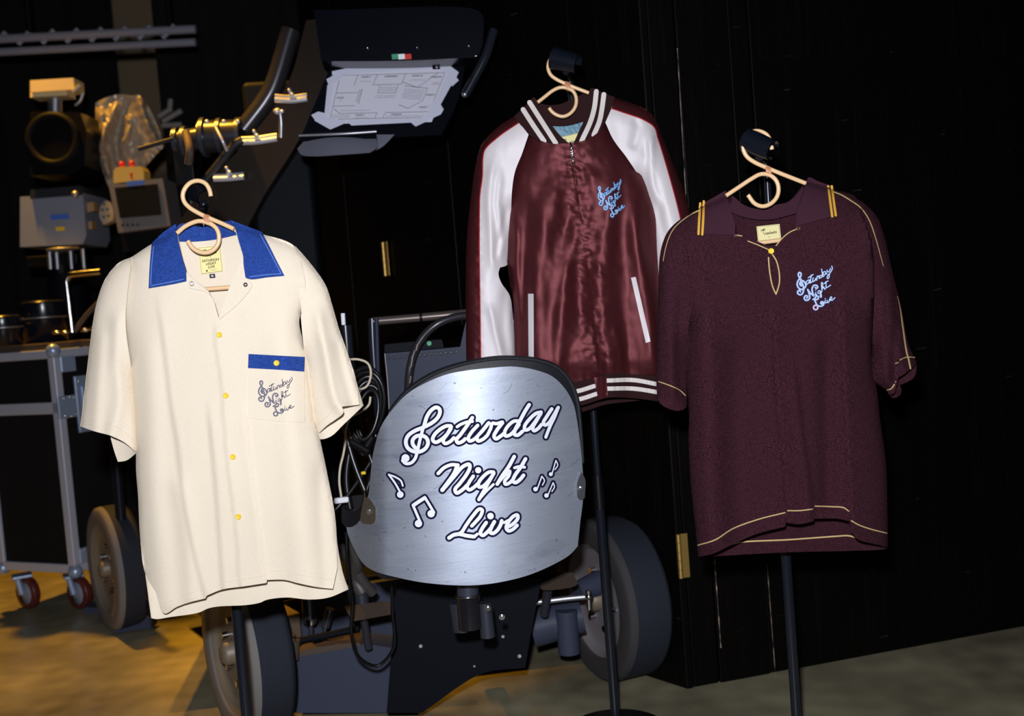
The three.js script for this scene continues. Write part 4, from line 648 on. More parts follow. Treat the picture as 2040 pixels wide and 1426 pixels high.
// ---------------------------------------------------------------- the room
{
  const floorTone = tex(512, (x, y, n) => { const v = 0.80 + 0.22 * tileN(x, y, n, 5, 2.2) + 0.16 * tileN(x, y, n, 19, 7.1) + 0.06 * (rnd() - 0.5); return [v, v * 0.99, v * 0.96]; }, 0.7, true);
  const floorRough = tex(256, (x, y, n) => 0.38 + 0.16 * tileN(x, y, n, 6, 5.2) + 0.1 * tileN(x, y, n, 24, 8.2), 0.6);
  mat.floor = M({ color: lin(0.40, 0.37, 0.26), map: floorTone, roughness: 0.85, roughnessMap: floorRough, bumpMap: floorRough, bumpScale: 0.0008 });
  const slabBox = (x0, x1, y0, y1, z0, z1, uvAxes) => { const g = new THREE.BoxGeometry(x1 - x0, y1 - y0, z1 - z0); g.translate((x0 + x1) / 2, (y0 + y1) / 2, (z0 + z1) / 2); const p = g.attributes.position, u = g.attributes.uv; for (let i = 0; i < p.count; i++) { const q = [p.getX(i), p.getY(i), p.getZ(i)]; u.setXY(i, q[uvAxes[0]], q[uvAxes[1]]); } return g; };
  mat.wallBrown = M({ color: lin(0.34, 0.25, 0.16), roughness: 0.9 }); mat.wallDark = M({ color: lin(0.02, 0.02, 0.022), roughness: 0.95 });
  structure('floor', slabBox(-4.2, 3.4, -0.12, 0, -8.2, 2.6, [0, 2]), mat.floor, 'glossy ochre grey painted studio floor', 'floor');
  structure('ceiling', slabBox(-4.2, 3.4, 4.2, 4.32, -8.2, 2.6, [0, 2]), mat.wallDark, 'dark studio ceiling', 'ceiling');
  structure('wall_back', slabBox(-4.2, 3.4, 0, 4.2, -8.3, -8.2, [0, 1]), mat.wallBrown, 'brown rear wall of the studio', 'wall');
  structure('wall_left', slabBox(-4.3, -4.2, 0, 4.2, -8.2, 2.6, [2, 1]), mat.wallDark, 'dark wall at the left', 'wall');
  structure('wall_right', slabBox(3.4, 3.5, 0, 4.2, -8.2, 2.6, [2, 1]), mat.wallDark, 'dark wall at the right', 'wall');
  structure('wall_front', slabBox(-4.2, 3.4, 0, 4.2, 2.6, 2.7, [0, 1]), mat.wallDark, 'dark wall behind the viewer', 'wall');
}
// black doors, hinged together, with chipped edges
{
  const doorTex = labelTexture(1024, 1024, (g, w, h) => {
    g.fillStyle = '#060505'; g.fillRect(0, 0, w, h);
    for (let k = 0; k < 500; k++) { g.fillStyle = `rgba(${30 + rnd() * 30 | 0},${16 + rnd() * 12 | 0},8,${rnd() * 0.10})`; g.fillRect(rnd() * w, rnd() * h, 2 + rnd() * 5, 60 + rnd() * 240); }
    for (let k = 0; k < 34; k++) { const x = rnd() * w, y = rnd() * h, l = 4 + rnd() * 24; g.strokeStyle = `rgba(150,150,150,${0.1 + rnd() * 0.35})`; g.lineWidth = 0.6 + rnd() * 0.9; g.beginPath(); g.moveTo(x, y); g.lineTo(x + l, y - l * 0.15 * rnd()); g.stroke(); }
  }); doorTex.wrapS = doorTex.wrapT = THREE.RepeatWrapping; doorTex.repeat.set(0.8, 0.8);
  mat.door = M({ color: 0xffffff, map: doorTex, roughness: 0.42, specularIntensity: 0.22 }); mat.brass = M({ color: lin(0.62, 0.40, 0.12), metalness: 0.85, roughness: 0.42 });
  mat.paintWear = M({ color: lin(0.38, 0.29, 0.24), roughness: 0.9 });
  const A = V(0.396, 0, -2.755), dirR = V(0.563, 0, -0.153).normalize(), dirL = V(-0.80, 0, -1.03).normalize();
  const onDoor = (o, dir, px, py) => { const n = V(-dir.z, 0, dir.x), r = ray(px, py), tt = o.clone().sub(C0).dot(n) / r.dot(n); return r.multiplyScalar(tt).add(C0); };
  const along = (o, dir, p) => p.clone().sub(o).dot(dir);
  const boards = (name, label, o, dir, cuts, len) => {
    const root = new THREE.Group(); root.name = name; root.userData = { kind: 'structure', label, category: 'door' }; root.position.copy(o); scene.add(root);
    const n = V(-dir.z, 0, dir.x), ns = n.clone().multiplyScalar(n.z < 0 ? -1 : 1), ang = Math.atan2(-dir.z, dir.x), cs = [0, ...cuts, len];
    for (let i = 0; i < cs.length - 1; i++) {
      const w = cs[i + 1] - cs[i] - 0.003, c = o.clone().addScaledVector(dir, (cs[i] + cs[i + 1]) / 2).addScaledVector(ns, -0.025 + (i % 2 ? -0.004 : 0));
      const g = new RoundedBoxGeometry(w, 3.3, 0.045, 2, 0.003); const p = g.attributes.position, u = g.attributes.uv; for (let k = 0; k < p.count; k++) u.setXY(k, p.getX(k) + cs[i], p.getY(k)); g.rotateY(ang); g.translate(c.x, 1.66, c.z); part(root, 'door_board', g, mat.door);
    }
    return [root, ns];
  };
  const cutsR = [1295, 1349, 1455, 1495].map(x => along(A, dirR, onDoor(A, dirR, x, 100))).filter(v => v > 0.02).sort((a, b) => a - b);
  const [rightDoor, nR] = boards('door_1', 'black panelled door at the right with a chipped vertical edge', A, dirR, cutsR, 2.35);
  const [leftDoor, nL] = boards('door_2', 'black panelled door behind the jacket with a brass hinge', A, dirL, [0.28, 0.9, 1.33, 1.6], 1.85);
  // worn paint along the board edges
  const wear = (pts, w0) => { const P = [], I = []; const N = 90; for (let i = 0; i <= N; i++) { const t = i / N, x = pts[0][0] + t * (pts[1][0] - pts[0][0]), y = pts[0][1] + t * (pts[1][1] - pts[0][1]), p = onDoor(A, dirR, x, y).addScaledVector(nR, 0.0006); const w = w0 * Math.max(0.12, 0.5 + 1.3 * noise(t * 14, w0 * 700, 2.2) + 0.5 * noise(t * 60, 1.1, 4)); for (const s of [-1, 1]) { const q = p.clone().addScaledVector(dirR, s * w); P.push(q.x, q.y, q.z); } if (i) { const a = 2 * i; I.push(a - 2, a - 1, a, a, a - 1, a + 1); } } const g = new THREE.BufferGeometry(); g.setAttribute('position', new THREE.Float32BufferAttribute(P, 3)); g.setIndex(I); g.computeVertexNormals(); return merge([g]); };
  part(rightDoor, 'paint_wear', wear([[1349, 96], [1368, 420]], 0.0008), mat.paintWear); part(rightDoor, 'paint_wear', wear([[1423, 1110], [1436, 1290]], 0.0018), mat.paintWear); part(rightDoor, 'paint_wear', wear([[1528, 1124], [1545, 1350]], 0.0007), mat.paintWear);
  const hinge = (root, n, o, dir, px, py, h, w, label) => {
    const c = onDoor(o, dir, px, py).addScaledVector(n, 0.006), gs = [], ang = Math.atan2(-dir.z, dir.x) ;
    for (let k = 0; k < 5; k++) gs.push(cyl(V(c.x, c.y - h / 2 + h * k / 5 + 0.0006, c.z), V(c.x, c.y - h / 2 + h * (k + 1) / 5 - 0.0006, c.z), 0.0065));
    const leaf = box(0, 0, 0, Math.abs(w), h, 0.003, 0, 0.001); leaf.translate(w / 2 + 0.004 * Math.sign(w), 0, 0); leaf.rotateY(ang); leaf.translate(c.x, c.y, c.z);
    const H1 = part(root, 'hinge', gs, mat.brass, label); part(H1, 'hinge_leaf', leaf, mat.brass);
  };
  hinge(rightDoor, nR, A, dirR, 1352, 1107, 0.118, 0.022, 'brass hinge');
  hinge(leftDoor, nL, A, dirL, 768, 516, 0.122, -0.026, 'brass hinge');
}

// ---------------------------------------------------------------- camera dolly: chassis, wheels, steering, column
{
  mat.tyre = M({ color: lin(0.155, 0.145, 0.14), roughness: 0.75 }); mat.tread = M({ color: lin(0.022, 0.026, 0.038), roughness: 0.7, specularIntensity: 0.4, bumpMap: terryBump, bumpScale: 0.0006 });
  mat.hub = M({ color: lin(0.20, 0.165, 0.12), roughness: 0.5, metalness: 0.2 }); mat.rimGrey = M({ color: lin(0.36, 0.34, 0.34), roughness: 0.5 });
  mat.chassisBlue = M({ color: lin(0.042, 0.050, 0.082), roughness: 0.5, specularIntensity: 0.4 }); mat.chassisBlack = M({ color: lin(0.0028, 0.004, 0.0075), roughness: 0.6, specularIntensity: 0.2 }); mat.chassisBrown = M({ color: lin(0.10, 0.070, 0.045), roughness: 0.6 });
  mat.rust = M({ color: lin(0.085, 0.060, 0.045), roughness: 0.7, metalness: 0.3 });
  const t = thing('camera_dolly', 'black wheeled camera dolly chassis with a central column behind the seat', 'dolly', V(-0.6, 0, -3.2));
  const bolt = (p, n, r, l = 0.012) => { const g = new THREE.CylinderGeometry(r, r, l, 6); g.rotateX(Math.PI / 2); g.applyQuaternion(UPQ(n)); g.translate(p.x, p.y, p.z); return g; };
  const wheel = (c, n, R, wd, label, side = mat.tyre, rim = mat.hub) => {
    const q = new THREE.Quaternion().setFromUnitVectors(V(0, 1, 0), n), place = g => { g.applyQuaternion(q); g.translate(c.x, c.y, c.z); return g; };
    const lathe = pts => new THREE.LatheGeometry(pts.map(p => new THREE.Vector2(...p)), 64);
    const w = part(t, 'wheel', place(lathe([[R * 0.70, -0.004], [R * 0.72, 0.004], [R * 0.94, 0.004], [R * 0.985, -0.004], [R, -0.018]])), side, label);
    part(w, 'tread', place(lathe([[R, -0.018], [R, -wd + 0.018], [R * 0.96, -wd], [R * 0.6, -wd], [0.02, -wd * 0.8]])), mat.tread);
    part(w, 'rim', place(lathe([[0.0, -0.018], [R * 0.16, -0.018], [R * 0.2, -0.03], [R * 0.60, -0.03], [R * 0.64, -0.014], [R * 0.70, -0.004]])), rim);
    part(w, 'hub_cap', place(lathe([[0, 0.014], [R * 0.09, 0.014], [R * 0.13, 0.004], [R * 0.14, -0.018]])), mat.hub);
    for (let k = 0; k < 6; k++) { const a = k / 6 * Math.PI * 2 + 0.3, p = V(Math.cos(a) * R * 0.36, -0.022, Math.sin(a) * R * 0.36).applyQuaternion(q).add(c); part(w, 'bolt', bolt(p, n, 0.0095, 0.018), mat.chrome); }
    return w;
  };
  const R = 0.225, nn = (x, z) => V(x, 0, z).normalize();
  const wl = floorAt(205, 1134, R), wf = floorAt(451, 1302, R), wr = floorAt(1180, 1196, R);
  wheel(wl, nn(-0.82, 0.57), R, 0.10, 'rear wheel beside the flight case'); wheel(wf, nn(-0.85, 0.52), R, 0.11, 'front wheel under the cream shirt'); wheel(wr, nn(-0.92, 0.39), R, 0.13, 'front wheel right of the seat', mat.tyreDark = M({ color: lin(0.045, 0.042, 0.045), roughness: 0.75, specularIntensity: 0.4 }), M({ color: lin(0.17, 0.155, 0.17), roughness: 0.6 }));
  wheel(V(0.30, R, -3.62), nn(-0.92, 0.39), R, 0.11, 'rear wheel behind the jacket stand');
  // chassis: long box with brown side, front plate
  const P = (x, y, d) => at(x, y, d);
  part(t, 'chassis', [(() => { const a = V(wf.x + 0.14, 0.24, wf.z - 0.16), b = V(wl.x + 0.30, 0.24, wl.z + 0.02), dd = b.clone().sub(a), g = box(0, 0, 0, dd.length(), 0.18, 0.05, 0, 0.006); g.rotateY(Math.atan2(-dd.z, dd.x)); const m = a.add(b).multiplyScalar(0.5); g.translate(m.x, m.y - 0.06, m.z); return g; })()], mat.chassisBrown);
  part(t, 'deck', (() => { const g = box(-0.55, 0.30, -3.35, 1.15, 0.05, 0.75, 0.12, 0.008); return g; })(), mat.chassisBlack);
  // centre plate
  const fp = outline([[790, 1165], [1080, 1150]], [[1080, 1150], [1062, 1240], [1046, 1330]], [[1046, 1330], [960, 1342], [840, 1420]], [[840, 1420], [770, 1420]], [[770, 1420], [790, 1165]]);
  part(t, 'front_plate', slab(fp, 20, () => 0, 2.62, 0.02), mat.chassisBlack, 'black painted front plate');
  for (const [x, y, r] of [[838, 1287, 3.4], [1002, 1268, 3], [1035, 1307, 3.6], [945, 1327, 2]]) part(t, 'paint_chip', disc(x, y, r, () => 0, 2.62, 0.0008), mat.rimGrey);
  { const a = at(920, 1236, 2.34), b = at(930, 1250, 2.9); part(t, 'seat_arm', cyl(a, b, 0.022, 0.026), mat.chassisBlack); }
  // outrigger post and bracket by the rear wheel
  const dB = wl.z * -1 - 0.06;
  part(t, 'post', tube([P(226, 850, dB), P(246, 1090, dB)], px2m(10.5, dB), 2, 20), mat.standBlack);
  const bk = part(t, 'bracket', slab(outline([[231, 1088], [272, 1088]], [[272, 1088], [276, 1134]], [[276, 1134], [240, 1137]], [[240, 1137], [231, 1088]]), 10, () => 0, dB - 0.03, 0.03), mat.chassisBlue);
  part(bk, 'bolt', bolt(P(253, 1114, dB - 0.045), V(0, 0, 1), 0.012, 0.02), mat.chrome);
  part(t, 'fork', [tube([P(262, 1137, dB + 0.04), P(276, 1225, dB + 0.04)], 0.012, 2), tube([P(276, 1137, dB + 0.1), P(296, 1225, dB + 0.06)], 0.010, 2)], mat.chassisBlue);
  part(t, 'foot_plate', slab(outline([[224, 1233], [302, 1222]], [[302, 1222], [304, 1250]], [[304, 1250], [228, 1262]], [[228, 1262], [224, 1233]]), 12, (x, y) => 0.03 * (y - 1240) / 30, dB + 0.02, 0.05), mat.chassisBlue);
  part(t, 'wheel_chock', slab(outline([[168, 1210], [198, 1210]], [[198, 1210], [204, 1234]], [[204, 1234], [172, 1237]], [[172, 1237], [168, 1210]]), 12, () => 0, wl.z * -1 + 0.25, 0.08), mat.chassisBlue);
  // steering rods and beams
  const dS = 2.75;
  part(t, 'axle_beam', [slab(outline([[585, 1308], [720, 1284], [780, 1290]], [[780, 1290], [790, 1420]], [[790, 1420], [585, 1420]], [[585, 1420], [585, 1308]]), 16, () => 0, dS, 0.1)], mat.chassisBlue);
  part(t, 'axle_ledge', slab(outline([[588, 1310], [590, 1302], [715, 1281], [720, 1286]], [[720, 1286], [588, 1310]]), 10, () => 0.004, dS, 0.11), mat.rust);
  part(t, 'tie_rod', [tube([P(552, 1284, dS - 0.02), P(620, 1272, dS - 0.02), P(716, 1252, dS - 0.02)], px2m(7.5, dS), 12)], mat.chassisBlack);
  const kn = part(t, 'steering_knuckle', [cyl(P(583, 1276, dS - 0.05), P(586, 1314, dS - 0.05), px2m(15, dS), px2m(9, dS)), box(...P(562, 1282, dS - 0.04).toArray(), 0.07, 0.035, 0.04, 0.1)], mat.rust);
  part(kn, 'bolt', [cyl(P(582, 1270, dS - 0.06), P(583, 1282, dS - 0.06), px2m(6, dS))], mat.chrome); part(kn, 'bolt', [ball(P(559, 1280, dS - 0.07), px2m(5, dS))], mat.chrome);
  part(t, 'wheel_well', slab(outline([[525, 1208], [640, 1180], [810, 1150]], [[810, 1150], [800, 1290]], [[800, 1290], [600, 1300], [545, 1300]], [[545, 1300], [525, 1208]]), 14, () => 0, 2.95, 0.03), mat.chassisBlue);
  const hy = part(t, 'hydraulic_cylinder', [cyl(P(615, 1190, 2.82), P(619, 1238, 2.82), px2m(15, 2.82)), cyl(P(619, 1238, 2.82), P(621, 1300, 2.82), px2m(5, 2.82))], mat.steelDark);
  part(hy, 'collar', cyl(P(619, 1232, 2.8), P(620, 1243, 2.8), px2m(12, 2.8), px2m(10, 2.8)), mat.chrome);
  part(t, 'hydraulic_cylinder', [cyl(P(658, 1212, 2.8), P(648, 1248, 2.8), px2m(9, 2.8)), cyl(P(648, 1248, 2.8), P(640, 1290, 2.8), px2m(4, 2.8))], mat.steelDark);
  part(t, 'pedal', slab(outline([[686, 1208], [700, 1206], [775, 1200], [777, 1204]], [[777, 1204], [778, 1224]], [[778, 1224], [702, 1238]], [[702, 1238], [686, 1208]]), 8, (x, y) => 0.0018 * (y - 1205), 2.6, 0.004), mat.rust, 'brown steel foot pedal');
  part(t, 'pedal_stem', [tube([P(722, 1216, 2.62), P(734, 1290, 2.66)], px2m(8, 2.62), 2), tube([P(716, 1160, 2.62), P(724, 1216, 2.62)], px2m(14, 2.62), 2)], mat.steelDark);
  part(t, 'pedal', slab(outline([[1077, 1142], [1140, 1140]], [[1140, 1140], [1151, 1160]], [[1151, 1160], [1148, 1166], [1082, 1175], [1075, 1170]], [[1075, 1170], [1077, 1142]]), 8, (x, y) => 0.0018 * (y - 1142), 2.7, 0.004), mat.rust, 'brown steel foot pedal');
  part(t, 'pedal_stem', tube([P(1092, 1172, 2.7), P(1084, 1224, 2.74)], px2m(9, 2.7), 2), mat.steelDark);
  const tr = part(t, 'tie_rod', [tube([P(1066, 1200, 2.76), P(1130, 1192, 2.76), P(1172, 1188, 2.76)], px2m(6, 2.76), 10)], mat.steel, 'bright steel tie rod');
  part(tr, 'ball_joint', [ball(P(1173, 1188, 2.74), px2m(8, 2.74)), cyl(P(1172, 1176, 2.74), P(1174, 1214, 2.74), px2m(6, 2.74), px2m(5, 2.74))], mat.chrome);
  part(t, 'axle', [cyl(P(1060, 1250, 2.86), P(1160, 1226, 2.86), px2m(40, 2.86), px2m(34, 2.86), 28), cyl(P(1128, 1215, 2.82), P(1134, 1300, 2.82), px2m(22, 2.82), px2m(22, 2.82), 28), cyl(P(1150, 1178, 2.86), P(1196, 1160, 2.9), px2m(20, 2.86), px2m(26, 2.86), 24)], mat.chassisBlue);
  // column and dark machinery behind the seat
  part(t, 'column', [box(-0.70, 1.06, -3.5, 0.20, 1.55, 0.22, 0.1, 0.02)], mat.chassisBlack);
  part(t, 'hose', [tube([P(700, 1060, 2.55), P(712, 1110, 2.56), P(706, 1150, 2.6), P(722, 1180, 2.6)], 0.018), tube([P(676, 1090, 2.6), P(700, 1120, 2.58), P(724, 1160, 2.6), P(742, 1180, 2.62)], 0.014)], mat.hose = M({ color: lin(0.05, 0.045, 0.045), roughness: 0.45 }));
  part(t, 'cable', tube([P(690, 1060, 2.42), P(692, 1120, 2.42), P(702, 1200, 2.45), P(700, 1260, 2.45), P(716, 1310, 2.48), P(752, 1326, 2.5), P(784, 1290, 2.5), P(782, 1220, 2.5), P(780, 1160, 2.5)], 0.0042, 120), mat.blackPlastic);
}
// ---------------------------------------------------------------- equipment rack behind the seat, with cables
{
  const d = 2.62, P = (x, y, dd = d) => at(x, y, dd);
  mat.navyPanel = M({ color: lin(0.020, 0.027, 0.055), roughness: 0.5, specularIntensity: 0.35 }); mat.tubeWorn = M({ color: lin(0.13, 0.105, 0.095), roughness: 0.35, metalness: 0.5 }); mat.tubeBlack = M({ color: lin(0.012, 0.014, 0.022), roughness: 0.25 });
  const t = thing('equipment_rack', 'dark blue metal equipment rack with tube frame behind the seat', 'rack', P(840, 1100));
  const pan = part(t, 'front_panel', slab(outline([[767, 704], [850, 697], [915, 691]], [[915, 691], [935, 690], [940, 1040]], [[940, 1040], [790, 1050]], [[790, 1050], [778, 850], [767, 704]]), 14, () => 0, d, 0.02), mat.navyPanel);
  for (let k = 0; k < 14; k++) { const x = 774 + k * 10.4, y = 713.5 - k * 0.98; const g = new THREE.TorusGeometry(px2m(2.6, d), px2m(0.7, d), 6, 16), p = P(x, y, d - 0.001); g.translate(p.x, p.y, p.z); const c = new THREE.CircleGeometry(px2m(2.6, d), 16); c.translate(p.x, p.y, p.z); part(pan, 'vent_hole', [g, c], mat.blackPlastic); }
  part(pan, 'edge_strip', tube([P(766.5, 704, d - 0.002), P(772, 760, d - 0.002), P(777, 850, d - 0.002)], px2m(1, d), 8, 6), mat.rimGrey);
  part(t, 'side_panel', slab(outline([[928, 640], [940, 632]], [[940, 632], [950, 720]], [[950, 720], [910, 722]], [[910, 722], [928, 640]]), 12, () => 0.01, d, 0.012), mat.navyPanel);
  const bx = part(t, 'control_box', slab(outline([[766, 686], [820, 681], [880, 676]], [[880, 676], [884, 692]], [[884, 692], [766, 703]], [[766, 703], [766, 686]]), 10, () => 0.012, d, 0.07), mat.chassisBlack);
  part(bx, 'sticker', disc(855, 684, 4.6, () => 0.012, d, 0.001), mat.green = M({ color: lin(0.02, 0.28, 0.14), roughness: 0.5 }), 'round green sticker');
  part(t, 'frame_post', [tube([P(741, 634), P(744, 700), P(752, 800), P(762, 900), P(778, 1040)], px2m(9, d), 30)], mat.tubeBlack);
  part(t, 'frame_post', [tube([P(750, 634, d - 0.01), P(754, 760, d - 0.01), P(757, 790, d - 0.01)], px2m(4.5, d), 12)], mat.navyPanel);
  part(t, 'top_rail', [tube([P(744, 640), P(840, 632), P(938, 623)], px2m(8.5, d), 12)], mat.tubeWorn, 'worn steel top rail');
  part(t, 'rail_clamp', (() => { const g = new THREE.TorusGeometry(px2m(9.5, d), px2m(2.6, d), 8, 24); g.rotateY(Math.PI / 2 - 0.1); const p = P(840, 632); g.translate(p.x, p.y, p.z); return g; })(), mat.blackPlastic);
  part(t, 'handle', [tube([P(944, 628, d - 0.04), P(910, 631, d - 0.05), P(872, 645, d - 0.06), P(842, 672, d - 0.06), P(824, 705, d - 0.06), P(815, 745, d - 0.06), P(813, 790, d - 0.05), P(815, 860, d - 0.02)], px2m(7.8, d), 60)], M({ color: lin(0.045, 0.042, 0.05), roughness: 0.3, metalness: 0.5 }), 'worn bent tube handle');
  for (const [x, y, a, b] of [[820, 722, 3.2, 16], [830, 692, 3.2, 12], [817, 756, 3, 14]]) part(t, 'worn_patch', tube([P(x + 1.5, y - b / 2, d - 0.068), P(x - 1, y + b / 2, d - 0.068)], px2m(a, d), 3, 10), mat.tubeWorn);
  // things mounted at its left
  part(t, 'black_tube', tube([P(688, 648, d - 0.1), P(696, 740, d - 0.1), P(704, 800, d - 0.1)], px2m(11, d), 6), mat.tubeBlack);
  part(t, 'white_tip', tube([P(683, 624, d - 0.1), P(684.5, 647, d - 0.1)], px2m(4.2, d), 3), mat.stickerWhite, 'white plastic tip');
  // coils of cable
  const coil = thing('cable_coil', 'coil of black cable hanging on the rack frame left of the seat', 'cable', P(735, 880, d - 0.1));
  for (let k = 0; k < 6; k++) { const pts = []; for (let i = 0; i <= 30; i++) { const a = i / 30 * Math.PI * 2, rx = 42 - k * 4 + 3 * Math.sin(k * 2), ry = 74 - k * 5, cx = 722 + k * 2, cy = 806 + k * 4; pts.push(P(cx + rx * Math.sin(a) + 8 * Math.cos(a), cy - ry * Math.cos(a), d - 0.09 - 0.012 * (k % 3) - 0.01 * Math.sin(a + k))); } const c = new THREE.CatmullRomCurve3(pts.slice(0, 30), true); part(coil, 'cable_loop', new THREE.TubeGeometry(c, 80, px2m(4.2, d), 10, true), mat.blackCable ??= M({ color: lin(0.008, 0.008, 0.010), roughness: 0.3 })); }
  const bundle = thing('cable_bundle', 'tangle of dark cables and plugs between the shirt and the seat', 'cable', P(712, 1010, d - 0.06));
  for (const q of [[[706, 830], [724, 880], [742, 930], [728, 985]], [[690, 870], [708, 930], [730, 985]], [[762, 870], [738, 920], [690, 990], [664, 1020]], [[745, 850], [752, 900], [736, 960]], [[700, 880], [690, 950], [700, 1030]]]) part(bundle, 'cable', tube(q.map(([x, y], i) => P(x, y, d - 0.07 - 0.01 * i)), px2m(4 + (q.length % 2) * 2, d)), mat.blackCable);
  part(bundle, 'plug', cyl(P(722, 905, d - 0.1), P(742, 868, d - 0.1), px2m(11, d), px2m(12, d)), mat.blackPlastic); part(bundle, 'plug', cyl(P(700, 880, d - 0.1), P(735, 900, d - 0.11), px2m(9, d)), mat.blackPlastic);
  part(bundle, 'yellow_tag', box(...P(724, 942, d - 0.12).toArray(), 0.012, 0.008, 0.006), mat.yellow, 'small yellow tag');
  part(bundle, 'bracket_plate', slab(outline([[682, 990], [724, 985]], [[724, 985], [716, 1030]], [[716, 1030], [684, 1040]], [[684, 1040], [682, 990]]), 12, () => 0, d - 0.02, 0.03), mat.blackPlastic);
  const wc = thing('white_cord', 'thin white cord hanging beside the cream shirt sleeve', 'cord', P(680, 1000, d - 0.12));
  part(wc, 'cord', [tube([[690, 716], [715, 716], [733, 724], [739, 744], [730, 770], [706, 776], [690, 770]].map(([x, y], i) => P(x, y, d - 0.13)), px2m(2.3, d)), tube([[738, 790], [735, 806], [716, 822], [700, 830], [690, 852], [688, 880], [684, 905], [678, 930], [676, 960], [680, 990]].map(([x, y]) => P(x, y, d - 0.13)), px2m(2.3, d))], mat.whiteCord = M({ color: lin(0.62, 0.55, 0.42), roughness: 0.6 }));
  part(wc, 'connector', box(...P(680, 996, d - 0.12).toArray(), 0.035, 0.014, 0.014, 0.3), mat.stickerWhite);
}
